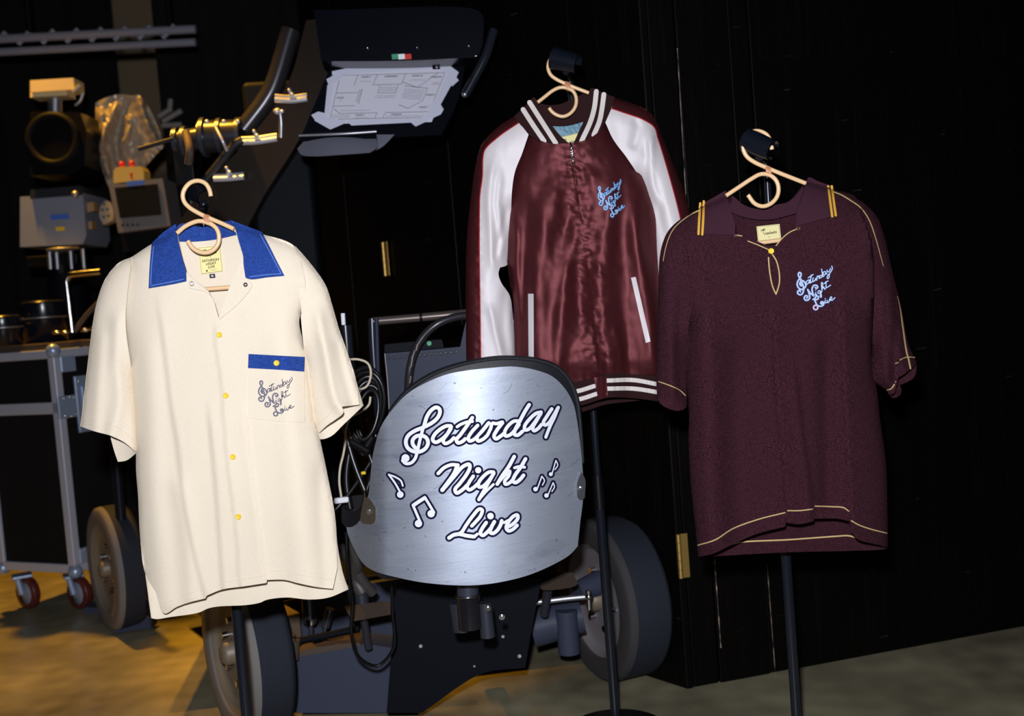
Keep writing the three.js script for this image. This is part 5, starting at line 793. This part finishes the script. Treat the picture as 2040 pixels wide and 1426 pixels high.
// ---------------------------------------------------------------- flight case at the left
{
  mat.caseBlack = M({ color: lin(0.008, 0.008, 0.009), roughness: 0.8, specularIntensity: 0.25, bumpMap: terryBump, bumpScale: 0.0004 }); mat.alu = M({ color: lin(0.52, 0.56, 0.68), metalness: 0.3, roughness: 0.4 }); mat.zinc = M({ color: lin(0.34, 0.44, 0.62), metalness: 0.4, roughness: 0.3 });
  mat.castorRed = M({ color: lin(0.10, 0.018, 0.014), roughness: 0.4 }); mat.castorGrey = M({ color: lin(0.26, 0.28, 0.36), roughness: 0.4 });
  const P0 = floorAt(150, 1143, 0.17), e = floorAt(207, 1124, 0.17), u = e.clone().sub(P0).setY(0).normalize(), w = V(u.z, 0, -u.x); if (w.x > 0) w.negate();
  const t = thing('flight_case', 'black flight case with aluminium edges and red castors left of the shirt', 'case', V(P0.x, 0, P0.z));
  const top = 1.03, Wd = 1.1, Dp = 0.42, ang = Math.atan2(-u.z, u.x), pt = (a, b, y) => V(P0.x + u.x * a + w.x * b, y, P0.z + u.z * a + w.z * b);
  const obox = (a0, a1, b0, b1, y0, y1, r = 0.004) => { const g = new RoundedBoxGeometry(a1 - a0, y1 - y0, b1 - b0, 2, Math.min(r, (a1 - a0) / 2.1, (b1 - b0) / 2.1, (y1 - y0) / 2.1)); g.applyMatrix4(new THREE.Matrix4().makeBasis(u, V(0, 1, 0), V().crossVectors(u, V(0, 1, 0)))); const c = pt((a0 + a1) / 2, (b0 + b1) / 2, (y0 + y1) / 2); g.translate(c.x, c.y, c.z); return g; };
  part(t, 'body', [obox(0.012, Wd - 0.012, 0.012, Dp - 0.012, 0.175, 0.80)], mat.caseBlack); part(t, 'lid', [obox(0.012, Wd - 0.012, 0.012, Dp - 0.012, 0.815, top - 0.01)], mat.caseBlack);
  const s = 0.034;
  for (const [a, b] of [[0, 0], [Wd - s, 0], [0, Dp - s]]) part(t, 'edge_profile', obox(a, a + s, b, b + s, 0.18, top), mat.alu);
  for (const [a0, a1, b0, b1, y0, y1] of [[0, Wd, 0, s, 0.17, 0.17 + s], [0, Wd, 0, s, top - s, top], [0, s, 0, Dp, 0.17, 0.17 + s], [0, s, 0, Dp, top - s, top], [0, Wd, 0, 0.016, 0.785, 0.83], [0, 0.016, 0, Dp, 0.785, 0.83]]) part(t, 'edge_profile', obox(a0, a1, b0 - 0.001, b1, y0, y1), mat.alu);
  for (const [y, b] of [[0.175, 0], [top - 0.005, 0], [0.175, Dp], [top - 0.005, Dp]]) { const c = pt(0.012, b ? Dp - 0.012 : 0.012, y); part(t, 'ball_corner', ball(c, 0.027), mat.zinc); }
  for (const [a, y] of [[0.07, 0.23], [0.07, top - 0.06]]) part(t, 'corner_plate', obox(a - 0.04, a + 0.03, -0.004, 0.004, y - 0.03, y + 0.03), mat.zinc);
  const la = part(t, 'latch_plate', obox(0.085, 0.22, -0.006, 0.006, 0.70, 0.92, 0.004), mat.zinc, 'zinc butterfly latch');
  part(la, 'latch_dish', obox(0.11, 0.2, -0.012, -0.004, 0.73, 0.88, 0.004), mat.zinc); part(la, 'latch_wing', obox(0.14, 0.16, -0.022, -0.01, 0.75, 0.86, 0.003), mat.chrome);
  part(t, 'edge_clamp', obox(-0.004, 0.085, -0.006, 0.003, 0.765, 0.85, 0.003), mat.zinc);
  for (const [a, y] of [[0.02, 0.84], [0.05, 0.845], [0.07, 0.84], [0.02, 0.775], [0.05, 0.77], [0.07, 0.775], [0.098, 0.72], [0.098, 0.90], [0.206, 0.72], [0.206, 0.90], [0.10, 0.24], [0.05, 0.25]]) part(t, 'rivet', ball(pt(a, -0.006, y), 0.0055, 1, 1, 0.7), mat.chrome);
  for (const [a, b] of [[0.10, 0.10], [Wd - 0.12, 0.10], [0.06, Dp - 0.08], [Wd - 0.12, Dp - 0.1]]) {
    const c = pt(a, b, 0.065), n = V(-0.55, 0, 0.83), q = new THREE.Quaternion().setFromUnitVectors(V(0, 1, 0), n);
    const mk = pts => { const g = new THREE.LatheGeometry(pts.map(p => new THREE.Vector2(...p)), 36); g.applyQuaternion(q); g.translate(c.x, c.y, c.z); return g; };
    const cs = part(t, 'castor', mk([[0.045, 0.016], [0.060, 0.016], [0.065, 0.01], [0.065, -0.01], [0.060, -0.016], [0.045, -0.016]]), mat.castorRed, 'castor with a dark red tyre');
    part(cs, 'castor_core', mk([[0, 0.014], [0.014, 0.02], [0.018, 0.012], [0.046, 0.012], [0.046, -0.012], [0, -0.012]]), mat.castorGrey);
    part(cs, 'castor_fork', [box(c.x - 0.018, c.y + 0.07, c.z, 0.075, 0.012, 0.075, 0.5), tube([c.clone().addScaledVector(n, 0.026), c.clone().addScaledVector(n, 0.03).add(V(-0.01, 0.07, 0))], 0.012, 2)], mat.zinc);
  }
  // tubular stand lying on the case
  const fr = thing('tube_frame', 'bent chrome tube frame standing on the flight case', 'frame', pt(0.10, 0.2, top));
  const dC = -pt(0.15, 0.1, top).z, q = (x, y) => at(x, y, dC);
  part(fr, 'tube', tube([q(132, 560), q(138, 610), q(144, 662)], px2m(4.5, dC), 6), mat.chrome); part(fr, 'tube', tube([q(132, 558), q(137, 549), q(152, 546), q(200, 541)], px2m(6, dC), 10), mat.chrome);
  part(fr, 'tube', tube([q(203, 596), q(172, 628), q(148, 660)], px2m(5, dC), 4), mat.rust);
  for (const [a, b, r, h, lab] of [[0.20, 0.26, 0.085, 0.17, 'round black canister on the flight case nearest the shirt sleeve'], [0.02, 0.28, 0.07, 0.12, 'low black canister on the left end of the flight case']]) {
    const c = pt(a, b, top + 0.026), k = thing('canister', lab, 'canister', c); part(k, 'drum', (() => { const g = new THREE.LatheGeometry([[0, 0], [r, 0], [r, h - 0.012], [r - 0.008, h], [0, h]].map(p => new THREE.Vector2(...p)), 40); g.translate(c.x, c.y, c.z); return g; })(), mat.blackGloss ??= M({ color: lin(0.006, 0.007, 0.012), roughness: 0.22 }));
    part(k, 'band', (() => { const g = new THREE.TorusGeometry(r + 0.001, 0.004, 8, 40); g.rotateX(Math.PI / 2); g.translate(c.x, c.y + h * 0.6, c.z); return g; })(), mat.steel);
  }
  const tray = thing('metal_tray', 'flat steel tray with bright bolts on top of the flight case', 'tray', pt(0.3, 0.3, top));
  part(tray, 'plate', obox(0.02, 0.75, 0.04, 0.5, top, top + 0.025), mat.rust); for (const [x, y] of [[128, 662], [168, 657], [186, 655], [112, 662]]) part(tray, 'bolt', ball(at(x, y, dC - 0.03), 0.012, 1.5, 0.7, 1), mat.chrome);
}
// ---------------------------------------------------------------- studio camera and its gear, out of focus
{
  const d = 5.1, P = (x, y, dd = d) => at(x, y, dd), S = n => px2m(n, d);
  const plane = (poly, z, th, c = 12) => slab(outline(...poly.map((p, i) => [p, poly[(i + 1) % poly.length]])), c, () => z, d, th);
  mat.bodyGrey = M({ color: lin(0.24, 0.27, 0.36), roughness: 0.5 }); mat.screenGrey = M({ color: lin(0.19, 0.175, 0.175), roughness: 0.5 }); mat.screen = M({ color: lin(0.012, 0.012, 0.010), roughness: 0.3 });
  mat.boxYellow = M({ color: lin(0.62, 0.47, 0.13), roughness: 0.6 }); mat.red = M({ color: lin(0.62, 0.02, 0.015), roughness: 0.35 }); mat.tapeBlue = M({ color: lin(0.05, 0.16, 0.72), roughness: 0.7 }); mat.beige = M({ color: lin(0.46, 0.37, 0.25), roughness: 0.6 }); mat.wood = M({ color: lin(0.46, 0.27, 0.12), roughness: 0.6 });
  const cam = thing('studio_camera', 'blurred grey studio camera on a pedestal behind the flight case', 'camera', V(P(120, 600).x, 0, -d - 0.1));
  part(cam, 'pedestal', [cyl(V(P(120, 600).x, 0, -d - 0.1), V(P(120, 600).x, 0.12, -d - 0.1), 0.34, 0.30, 36), cyl(V(P(120, 600).x, 0.1, -d - 0.1), V(P(120, 600).x, P(120, 545).y, -d - 0.1), 0.10, 0.09, 32)], mat.chassisBlack);
  part(cam, 'pan_head', [box(...P(120, 520).toArray(), 0.24, 0.05, 0.2), cyl(P(122, 545), P(122, 500), 0.07, 0.05)], mat.blackPlastic);
  for (const x of [98, 112, 140, 165]) part(cam, 'head_pillar', tube([P(x, 496, d - 0.12), P(x + 3, 536, d - 0.12)], S(4.4), 3), mat.steel);
  part(cam, 'dish', (() => { const g = new THREE.LatheGeometry([[0, 0], [0.05, 0.004], [0.075, 0.012], [0.07, 0.02], [0, 0.02]].map(p => new THREE.Vector2(...p)), 32); const p = P(126, 503, d - 0.13); g.translate(p.x, p.y, p.z); return g; })(), mat.steel);
  const body = part(cam, 'body', plane([[40, 392], [165, 384], [172, 470], [165, 486], [40, 492]], 0.06, 0.3), mat.bodyGrey);
  part(body, 'body_ridge', plane([[60, 378], [158, 370], [162, 388], [60, 396]], 0.08, 0.2), mat.steelDark); part(body, 'knob', ball(P(150, 387, d - 0.1), S(7)), mat.steel);
  part(body, 'blue_tape', plane([[100, 428], [136, 426], [137, 436], [101, 438]], 0.066, 0.004), mat.tapeBlue, 'strip of blue tape'); part(body, 'yellow_tape', plane([[111, 452], [128, 451], [129, 459], [112, 460]], 0.066, 0.004), mat.yellow, 'small yellow tape');
  part(body, 'wood_block', [plane([[164, 406], [186, 402], [188, 420], [165, 424]], 0.02, 0.06), plane([[160, 444], [182, 440], [184, 456], [160, 458]], 0.02, 0.06)], mat.wood);
  // lens hood and lamp above
  const hood = part(cam, 'lens_hood', [plane([[60, 222], [160, 224], [172, 262], [168, 330], [150, 345], [60, 350]], 0.10, 0.25, 16)], mat.blackPlastic);
  part(hood, 'lens_ring', (() => { const g = new THREE.TorusGeometry(S(46), S(8), 12, 40), p = P(106, 278, d - 0.10); g.translate(p.x, p.y, p.z); return g; })(), mat.lensRing = M({ color: lin(0.008, 0.008, 0.010), roughness: 0.55, specularIntensity: 0.12 }));
  part(hood, 'lens_glass', (() => { const g = new THREE.SphereGeometry(S(44), 32, 16, 0, Math.PI * 2, 0, 0.8); g.rotateX(Math.PI / 2); g.scale(1, 1, 0.5); const p = P(106, 278, d + 0.02); g.translate(p.x, p.y, p.z); return g; })(), M({ color: lin(0.004, 0.004, 0.008), roughness: 0.05, clearcoat: 1 }));
  part(cam, 'lamp_head', [plane([[60, 160], [146, 155], [148, 178], [60, 184]], 0.10, 0.12), plane([[60, 182], [132, 178], [134, 190], [60, 194]], 0.08, 0.1)], mat.paleCream = M({ color: lin(0.82, 0.66, 0.36), roughness: 0.5 }), 'pale lamp head');
  part(cam, 'lamp_arm', [tube([P(146, 184, d - 0.1), P(160, 170, d - 0.1)], S(4), 3), tube([P(150, 210, d - 0.05), P(160, 200, d - 0.05), P(165, 186, d - 0.05)], S(3)), tube([P(110, 194), P(110, 226)], S(14), 3)], mat.steel);
  const key = thing('control_keypad', 'beige keypad with coloured keys leaning beside the monitor', 'keypad', P(213, 452, d - 0.05));
  const kb = part(key, 'housing', slab(outline([[200, 412], [206, 402], [214, 400], [221, 406], [226, 426], [224, 440]], [[224, 440], [206, 448]], [[206, 448], [198, 430], [200, 412]]), 6, () => 0.06, d, 0.06), mat.beige);
  for (const [x, y, m] of [[204, 418, 'tapeTeal'], [214, 417, 'tapeTeal'], [206, 432, 'tapeTeal'], [216, 430, 'olive'], [207, 406, 'tapeTeal']]) part(kb, 'key', disc(x, y, 3.2, () => 0.06, d, 0.004), mat[m] ??= M({ color: m === 'olive' ? lin(0.16, 0.13, 0.03) : lin(0.05, 0.13, 0.18), roughness: 0.5 }));
  const mon = thing('video_monitor', 'small grey video monitor with a dark screen below the yellow box', 'monitor', P(275, 470, d - 0.12));
  const mf = part(mon, 'frame', plane([[216, 366], [324, 355], [340, 450], [236, 464]], 0.12, 0.2), mat.screenGrey);
  part(mf, 'screen', plane([[228, 374], [314, 366], [322, 428], [239, 435]], 0.126, 0.004), mat.screen, 'dark screen');
  for (const x of [244, 254, 264, 274]) part(mf, 'knob', ball(P(x, 448.5 - (x - 244) * 0.06, d - 0.125), S(2.6)), mat.blackPlastic);
  part(mf, 'blue_tape', plane([[249, 366], [256, 361], [287, 358], [287, 367], [256, 371]], 0.128, 0.003), mat.tapeBlue, 'strip of blue tape');
  part(mon, 'bracket', [box(...P(290, 480, d - 0.02).toArray(), 0.2, 0.10, 0.08), cyl(V(P(280, 480).x, 0, -d), P(280, 470), 0.03)], mat.blackPlastic);
  const yb = thing('switch_box', 'yellow switch box with two red buttons on top of the monitor', 'switch box', P(255, 366, d - 0.1));
  const yh = part(yb, 'housing', [plane([[232, 333], [280, 331], [286, 340], [288, 362], [238, 366], [226, 364], [226, 340]], 0.12, 0.09, 8)], mat.boxYellow);
  part(yb, 'button', [ball(P(243, 328, d - 0.09), S(5.6), 1, 1.2, 1)], mat.red); part(yb, 'button', [ball(P(263, 327, d - 0.09), S(5.6), 1, 1.2, 1)], mat.red); part(yh, 'red_mark', plane([[258, 345], [264, 344], [264, 358], [262, 359]], 0.126, 0.002, 6), mat.red);
  // dust cover of crumpled plastic
  const bag = thing('plastic_cover', 'crumpled translucent plastic dust cover draped over equipment', 'cover', P(265, 366, d + 0.1));
  const film = M({ color: lin(0.55, 0.47, 0.36), roughness: 0.28, transmission: 0.3, thickness: 0, clearcoat: 0.8, clearcoatRoughness: 0.15 });
  const bf = folds([{ pts: [[200, 210], [205, 260], [200, 300]], a: 0.06, w: 8 }, { pts: [[235, 195], [215, 250], [200, 300], [215, 360]], a: 0.05, w: 6 }, { pts: [[262, 195], [240, 240], [232, 300], [250, 355]], a: -0.05, w: 7 }, { pts: [[275, 190], [290, 240], [318, 290]], a: 0.06, w: 7 }, { pts: [[245, 225], [262, 250], [240, 290]], a: 0.05, w: 5 }, { pts: [[190, 290], [210, 310], [218, 360]], a: 0.05, w: 6 }]);
  part(bag, 'sheet', slab(outline([[190, 205], [212, 194], [238, 188], [262, 190], [278, 188]], [[278, 188], [300, 220], [318, 262], [326, 292]], [[326, 292], [300, 320], [276, 352], [262, 374], [216, 372]], [[216, 372], [200, 330], [188, 292], [190, 240], [190, 205]]), 4, (x, y) => -0.12 + bf(x, y) + 0.02 * noise(x / 10, y / 16, 3.1), d, 0.002), film);
  part(bag, 'covered_stand', [cyl(V(P(262, 300).x, 0, -d - 0.35), P(262, 250, d + 0.3), 0.05), box(...P(262, 270, d + 0.32).toArray(), 0.16, 0.26, 0.12)], mat.blackPlastic);
  // lighting truss under the ceiling and black drapes
  const tr = thing('lighting_truss', 'blue grey lighting truss along the top left corner', 'truss', at(230, 95, 5.4));
  for (const [y, r] of [[66, 0.022], [92, 0.02]]) part(tr, 'truss_tube', tube([at(-200, y + 22, 5.4), at(390, y - 8, 5.4)], r, 4), mat.bodyGrey);
  for (let k = 0; k < 9; k++) part(tr, 'truss_brace', tube([at(-60 + k * 48, 92 - k * 2, 5.4), at(-36 + k * 48, 66 - k * 2, 5.4)], 0.014, 2), mat.bodyGrey);
  for (const x of [60, 340]) part(tr, 'truss_hanger', tube([at(x, 66, 5.4), at(x, 66, 5.4).setY(4.2)], 0.015, 2), mat.blackPlastic);
  mat.drape = M({ color: lin(0.006, 0.006, 0.007), roughness: 1 });
  const drape = (x0, x1, dd, label) => { const a = at(x0, 700, dd), b = at(x1, 700, dd), pts = []; const n = 80; for (let i = 0; i <= n; i++) { const s = i / n; pts.push([a.x + (b.x - a.x) * s, 0.05 * Math.sin(s * (b.x - a.x) * 24) + 0.02 * noise(s * 20, 1)]); } const Pp = [], I = []; for (let j = 0; j < 2; j++) for (const [x, z] of pts) Pp.push(x, j ? 4.15 : 0.01, -dd + z); for (let i = 0; i < n; i++) I.push(i, i + 1, n + 1 + i, i + 1, n + 2 + i, n + 1 + i); const g = new THREE.BufferGeometry(); g.setAttribute('position', new THREE.Float32BufferAttribute(Pp, 3)); g.setIndex(I); g.computeVertexNormals(); const t = thing('black_drape', label, 'curtain', V((a.x + b.x) / 2, 0, -dd)); part(t, 'cloth', merge([g]), mat.drape); };
  drape(-260, 292, 7.2, 'black drape hanging behind the studio camera'); drape(366, 1000, 6.6, 'black drape hanging behind the crane arm');
  const sg = thing('chevron_sign', 'pale grey chevron shaped bars far behind the plastic cover', 'sign', at(335, 250, 6.4));
  for (const q of [[[316, 232], [342, 216]], [[324, 242], [362, 220]], [[324, 250], [362, 248]], [[338, 216], [340, 198]]]) part(sg, 'bar', tube(q.map(([x, y]) => at(x, y, 6.4)), 0.016, 2), mat.rimGrey);
  part(sg, 'post', tube([at(350, 250, 6.42), at(350, 250, 6.42).setY(0)], 0.02, 2), mat.blackPlastic);
}
// ---------------------------------------------------------------- crane arm with pipes, rails and clamps
{
  const d = 3.3, P = (x, y, z = 0) => at(x, y, d - z), S = n => px2m(n, d);
  mat.armBrown = M({ color: lin(0.012, 0.007, 0.004), roughness: 0.35, specularIntensity: 0.5 }); mat.rail = M({ color: lin(0.72, 0.72, 0.78), roughness: 0.3, metalness: 0.55 }); mat.pipe = M({ color: lin(0.045, 0.045, 0.055), roughness: 0.28, metalness: 0.6 });
  const t = thing('crane_arm', 'dark crane arm with chrome rails and a pipe joint above the cream shirt', 'crane', P(470, 560));
  part(t, 'arm_panel', slab(outline([[340, 470], [405, 372], [474, 300], [545, 214], [580, 150], [610, 40]], [[610, 40], [700, 30]], [[700, 30], [660, 130], [600, 270], [520, 400], [440, 560]], [[440, 560], [360, 560]], [[360, 560], [340, 470]]), 16, (x, y) => 0, d, 0.05), mat.armBrown);
  part(t, 'arm_leg', [cyl(P(410, 560, -0.03).setY(0.3), P(410, 520, -0.03), 0.04)], mat.chassisBlack);
  for (const q of [[[426, 357], [455, 356], [486, 353]], [[480, 284], [510, 283], [552, 277]], [[548, 199], [580, 201], [612, 197]]]) {
    const b = part(t, 'rail_bar', tube(q.map(([x, y]) => P(x, y, 0.04)), S(5.6)), mat.rail, 'short chrome rail');
    part(b, 'rail_lip', tube(q.map(([x, y]) => P(x, y - 8, 0.03)), S(4.4)), mat.steel);
    const [cx, cy] = q[1]; part(b, 'clamp_screw', [cyl(P(cx, cy - 4, 0.045), P(cx - 2, cy - 20, 0.045), S(3)), ball(P(cx + 2, cy - 13, 0.05), S(4)), ball(P(cx - 4, cy - 22, 0.05), S(3.4))], mat.rail);
  }
  part(t, 'side_rail', tube([P(404, 366, 0.02), P(440, 322, 0.03), P(468, 288, 0.04), P(484, 279, 0.04)], S(9)), mat.pipe);
  part(t, 'strap', [tube([P(548, 222, 0.02), P(556, 220, 0.04), P(560, 240, 0.04), P(560, 274, 0.03)], S(5))], mat.steel); part(t, 'strap_buckle', [ball(P(552, 222, 0.05), S(6)), ball(P(562, 222, 0.05), S(4))], mat.rail);
  const pj = part(t, 'pipe_joint', [cyl(P(400, 274, -0.02), P(482, 268, -0.02), S(33), S(30), 32), cyl(P(345, 282, -0.02), P(404, 276, -0.02), S(20), S(24), 28)], mat.pipe);
  for (const [x, y, r] of [[408, 274, 39], [440, 272, 36], [478, 269, 34], [352, 281, 26], [370, 284, 32]]) part(pj, 'flange', (() => { const a = P(x - 4, y, -0.02), b = P(x + 4, y - 0.5, -0.02); return cyl(a, b, S(r), S(r), 36); })(), mat.steelDark);
  for (const x of [412, 446, 474]) part(pj, 'bolt', ball(P(x, 242, 0.06), S(4)), mat.rail);
  part(t, 'lever', tube([P(276, 297, 0.02), P(300, 290, 0.02), P(346, 276, 0.02)], S(4.4)), mat.pipe);
  part(t, 'upper_tube', tube([P(486, 258, -0.04), P(530, 200, -0.04), P(546, 170, -0.04), P(580, 60, -0.04)], S(20)), mat.pipe);
  part(t, 'band', [tube([P(370, 262, 0.03), P(378, 300, 0.06), P(376, 326, 0.04)], S(8))], mat.rust); part(t, 'band', tube([P(428, 250, 0.05), P(444, 282, 0.07), P(452, 300, 0.05)], S(3)), mat.rail);
  part(t, 'cradle', [box(...P(374, 320, -0.05).toArray(), 0.06, 0.16, 0.1), cyl(P(374, 300, -0.05), P(390, 560, -0.05).setY(0.9), 0.02)], mat.blackPlastic);
}
// ---------------------------------------------------------------- plan board with a taped-on stage plan
{
  const d = 2.95, zT = (x, y) => 0.10 * (y - 190) / 130, P = (x, y, z = 0) => at(x, y, d - z);
  mat.gloss = M({ color: lin(0.003, 0.0035, 0.007), roughness: 0.2, specularIntensity: 0.6 });
  const t = thing('plan_board', 'black crane panel with a box, tray and handle carrying the taped plan', 'panel', P(760, 300));
  part(t, 'board', slab(outline([[596, 282], [640, 176], [668, 112]], [[668, 112], [930, 104]], [[930, 104], [912, 200], [880, 268]], [[880, 268], [740, 276], [596, 282]]), 12, (x, y) => zT(x, y) - 0.006, d, 0.02), mat.chassisBlack);
  const bx = part(t, 'box', slab(outline([[625, 20], [950, 20], [962, 34], [962, 88]], [[962, 88], [952, 114]], [[952, 114], [800, 121], [640, 122]], [[640, 122], [625, 20]]), 12, (x, y) => 0.05, d, 0.14), mat.gloss);
  const st = (x0, x1, m) => part(bx, 'sticker', slab(outline([[x0, 108], [x1, 107]], [[x1, 107], [x1 + 1, 117.5]], [[x1 + 1, 117.5], [x0 + 1, 118.5]], [[x0 + 1, 118.5], [x0, 108]]), 6, () => 0.0515, d, 0.001), m);
  st(780, 793, mat.green); st(793, 806, mat.stickerWhite); st(806, 819, mat.red);
  for (const [x, y] of [[732, 95], [831, 94], [934, 91], [948, 111]]) part(bx, 'screw', ball(P(x, y, 0.052), 0.004), mat.chrome);
  part(t, 'tray', slab(outline([[592, 296], [612, 274]], [[612, 274], [690, 270], [748, 268]], [[748, 268], [752, 292], [736, 304]], [[736, 304], [680, 308], [622, 311], [600, 308], [592, 296]]), 8, (x, y) => 0.10 + 0.05 * (y - 290) / 20 - 0.02 * ((x - 680) / 80) ** 2, d, 0.01), M({ color: lin(0.26, 0.27, 0.36), roughness: 0.45, metalness: 0.3 }), 'grey metal tray');
  part(t, 'tray_end', slab(outline([[750, 268], [786, 268]], [[786, 268], [762, 292], [738, 304]], [[738, 304], [752, 290], [750, 268]]), 8, () => 0.07, d, 0.01), mat.steelDark);
  part(t, 'tray_lip', tube([P(596, 270, 0.10), P(690, 266, 0.11), P(750, 262, 0.10)], 0.004), mat.steel);
  part(t, 'handle', tube([P(926, 190, 0.06), P(944, 158, 0.06), P(968, 110, 0.06), P(984, 60, 0.05)], px2m(9, d)), mat.tubeBlack); part(t, 'handle_end', ball(P(926, 188, 0.065), px2m(6, d)), mat.steel);
  part(t, 'mount', [box(...P(700, 230, -0.2).toArray(), 0.12, 0.12, 0.36, 0.1)], mat.chassisBlack);
  const pp = thing('stage_plan', 'white sheet with a hand drawn stage plan taped to the black panel', 'paper', P(775, 250, zT(775, 250)));
  const plan = labelTexture(1200, 560, (g, w, h) => {
    g.fillStyle = '#dcdcec'; g.fillRect(0, 0, w, h); g.strokeStyle = '#34344c'; g.lineWidth = 4; g.lineCap = 'round';
    const L = (...p) => { g.beginPath(); p.forEach((q, i) => i ? g.lineTo(...q) : g.moveTo(...q)); g.stroke(); };
    L([60, 40], [1130, 40], [1130, 510], [60, 510], [60, 40]);
    L([240, 40], [230, 150]); L([440, 40], [425, 150], [720, 150], [730, 40]); L([730, 130], [900, 190], [1060, 40]); L([500, 160], [500, 240], [690, 240], [690, 160]); L([760, 170], [1010, 200], [1010, 330], [880, 410], [770, 370]);
    L([60, 230], [290, 230]); L([60, 370], [290, 370]); L([80, 400], [150, 450], [560, 450], [550, 510]); L([640, 510], [650, 450], [1120, 450]); L([300, 200], [300, 330]); L([320, 190], [330, 350]);
    g.fillStyle = '#2c2c44'; g.font = 'bold 25px sans-serif'; const T = (s, x, y) => g.fillText(s, x, y);
    T('STAGE 2', 280, 72); T('HOMEBASE', 520, 72); T('STAGE 3A', 800, 72); T('STAGE 5A', 1000, 90); T('STAGE', 80, 290); T('1', 120, 320); T('STAGE 4', 330, 480); T('STAGE 6A', 720, 480); T('STAGE 5', 1020, 280); T('STAGE 7', 1000, 410);
    g.strokeStyle = 'rgba(50,50,80,0.75)'; g.lineWidth = 2.2;
    const scr = (x, y, l, n, sl = 0) => { for (let k = 0; k < n; k++) { g.beginPath(); for (let i = 0; i <= l; i += 5) g.lineTo(x + i, y + k * 19 + i * sl + (rnd() - 0.5) * 11); g.stroke(); } };
    scr(280, 110, 120, 1); scr(510, 180, 170, 3); scr(800, 110, 150, 1); scr(770, 200, 220, 6, 0.12); scr(480, 270, 220, 2); scr(150, 420, 330, 1); scr(330, 500, 150, 1); scr(670, 490, 420, 1); scr(70, 470, 200, 2); scr(1040, 140, 80, 2, 0.1); scr(310, 210, 24, 7);
  });
  part(pp, 'sheet', quadOn([[668, 143], [903, 137], [860, 243], [644, 247]], 6, (x, y) => zT(x, y) + 0.001, d), M({ map: plan, roughness: 0.75 }));
  mat.tapeWhite = M({ color: lin(0.66, 0.68, 0.84), roughness: 0.6 });
  const tp = (...p) => part(pp, 'tape_strip', slab(outline(...p.map((q, i) => [q, p[(i + 1) % p.length]])), 6, (x, y) => zT(x, y) + 0.0022 + 0.001 * noise(x / 9, y / 9, p[0][0]), d, 0.0006), mat.tapeWhite);
  tp([661, 142], [690, 136], [780, 132], [860, 128], [862, 138], [760, 143], [662, 150]); tp([854, 122], [872, 117], [882, 124], [870, 136]); tp([874, 130], [886, 123], [914, 144], [908, 156], [880, 142]); tp([890, 148], [908, 152], [914, 160], [901, 172], [886, 158]);
  tp([886, 160], [900, 168], [878, 208], [868, 204]); tp([862, 200], [878, 208], [884, 218], [878, 228], [860, 236], [850, 230]); tp([846, 232], [862, 236], [828, 252], [816, 242]); tp([690, 240], [818, 236], [822, 244], [700, 250]); tp([646, 232], [690, 240], [686, 246], [658, 258], [626, 240]); tp([620, 229], [634, 222], [650, 226], [648, 244], [628, 240]); tp([652, 170], [664, 160], [656, 226], [646, 230]); tp([650, 158], [664, 150], [690, 140], [676, 160], [656, 172]);
}
// ---------------------------------------------------------------- the studio lamps, hung from the ceiling above the picture
lamps.forEach((l, i) => {
  const dir = l.target.position.clone().sub(l.position).normalize(), p = l.position.clone().addScaledVector(dir, -0.03), k = thing('studio_lamp', ['black studio spotlight hanging over the flight case', 'black studio spotlight hanging over the crane arm'][i], 'lamp', V(p.x, p.y, p.z), 'studio spotlights under the ceiling');
  const b = p.clone().addScaledVector(dir, -0.24);
  part(k, 'housing', [cyl(b, p, 0.07, 0.10, 28)], mat.blackMetal); part(k, 'yoke', [tube([b.clone().lerp(p, 0.5), V(p.x, 4.19, p.z)], 0.012, 2)], mat.blackMetal);
  const g = new THREE.CircleGeometry(0.085, 28); g.applyQuaternion(UPQ(dir)); const q = p.clone().addScaledVector(dir, 0.004); g.translate(q.x, q.y, q.z); part(k, 'lens', g, M({ color: 0x111111, emissive: warm, emissiveIntensity: 6, roughness: 0.4 }));
});
renderer.render(scene, camera);
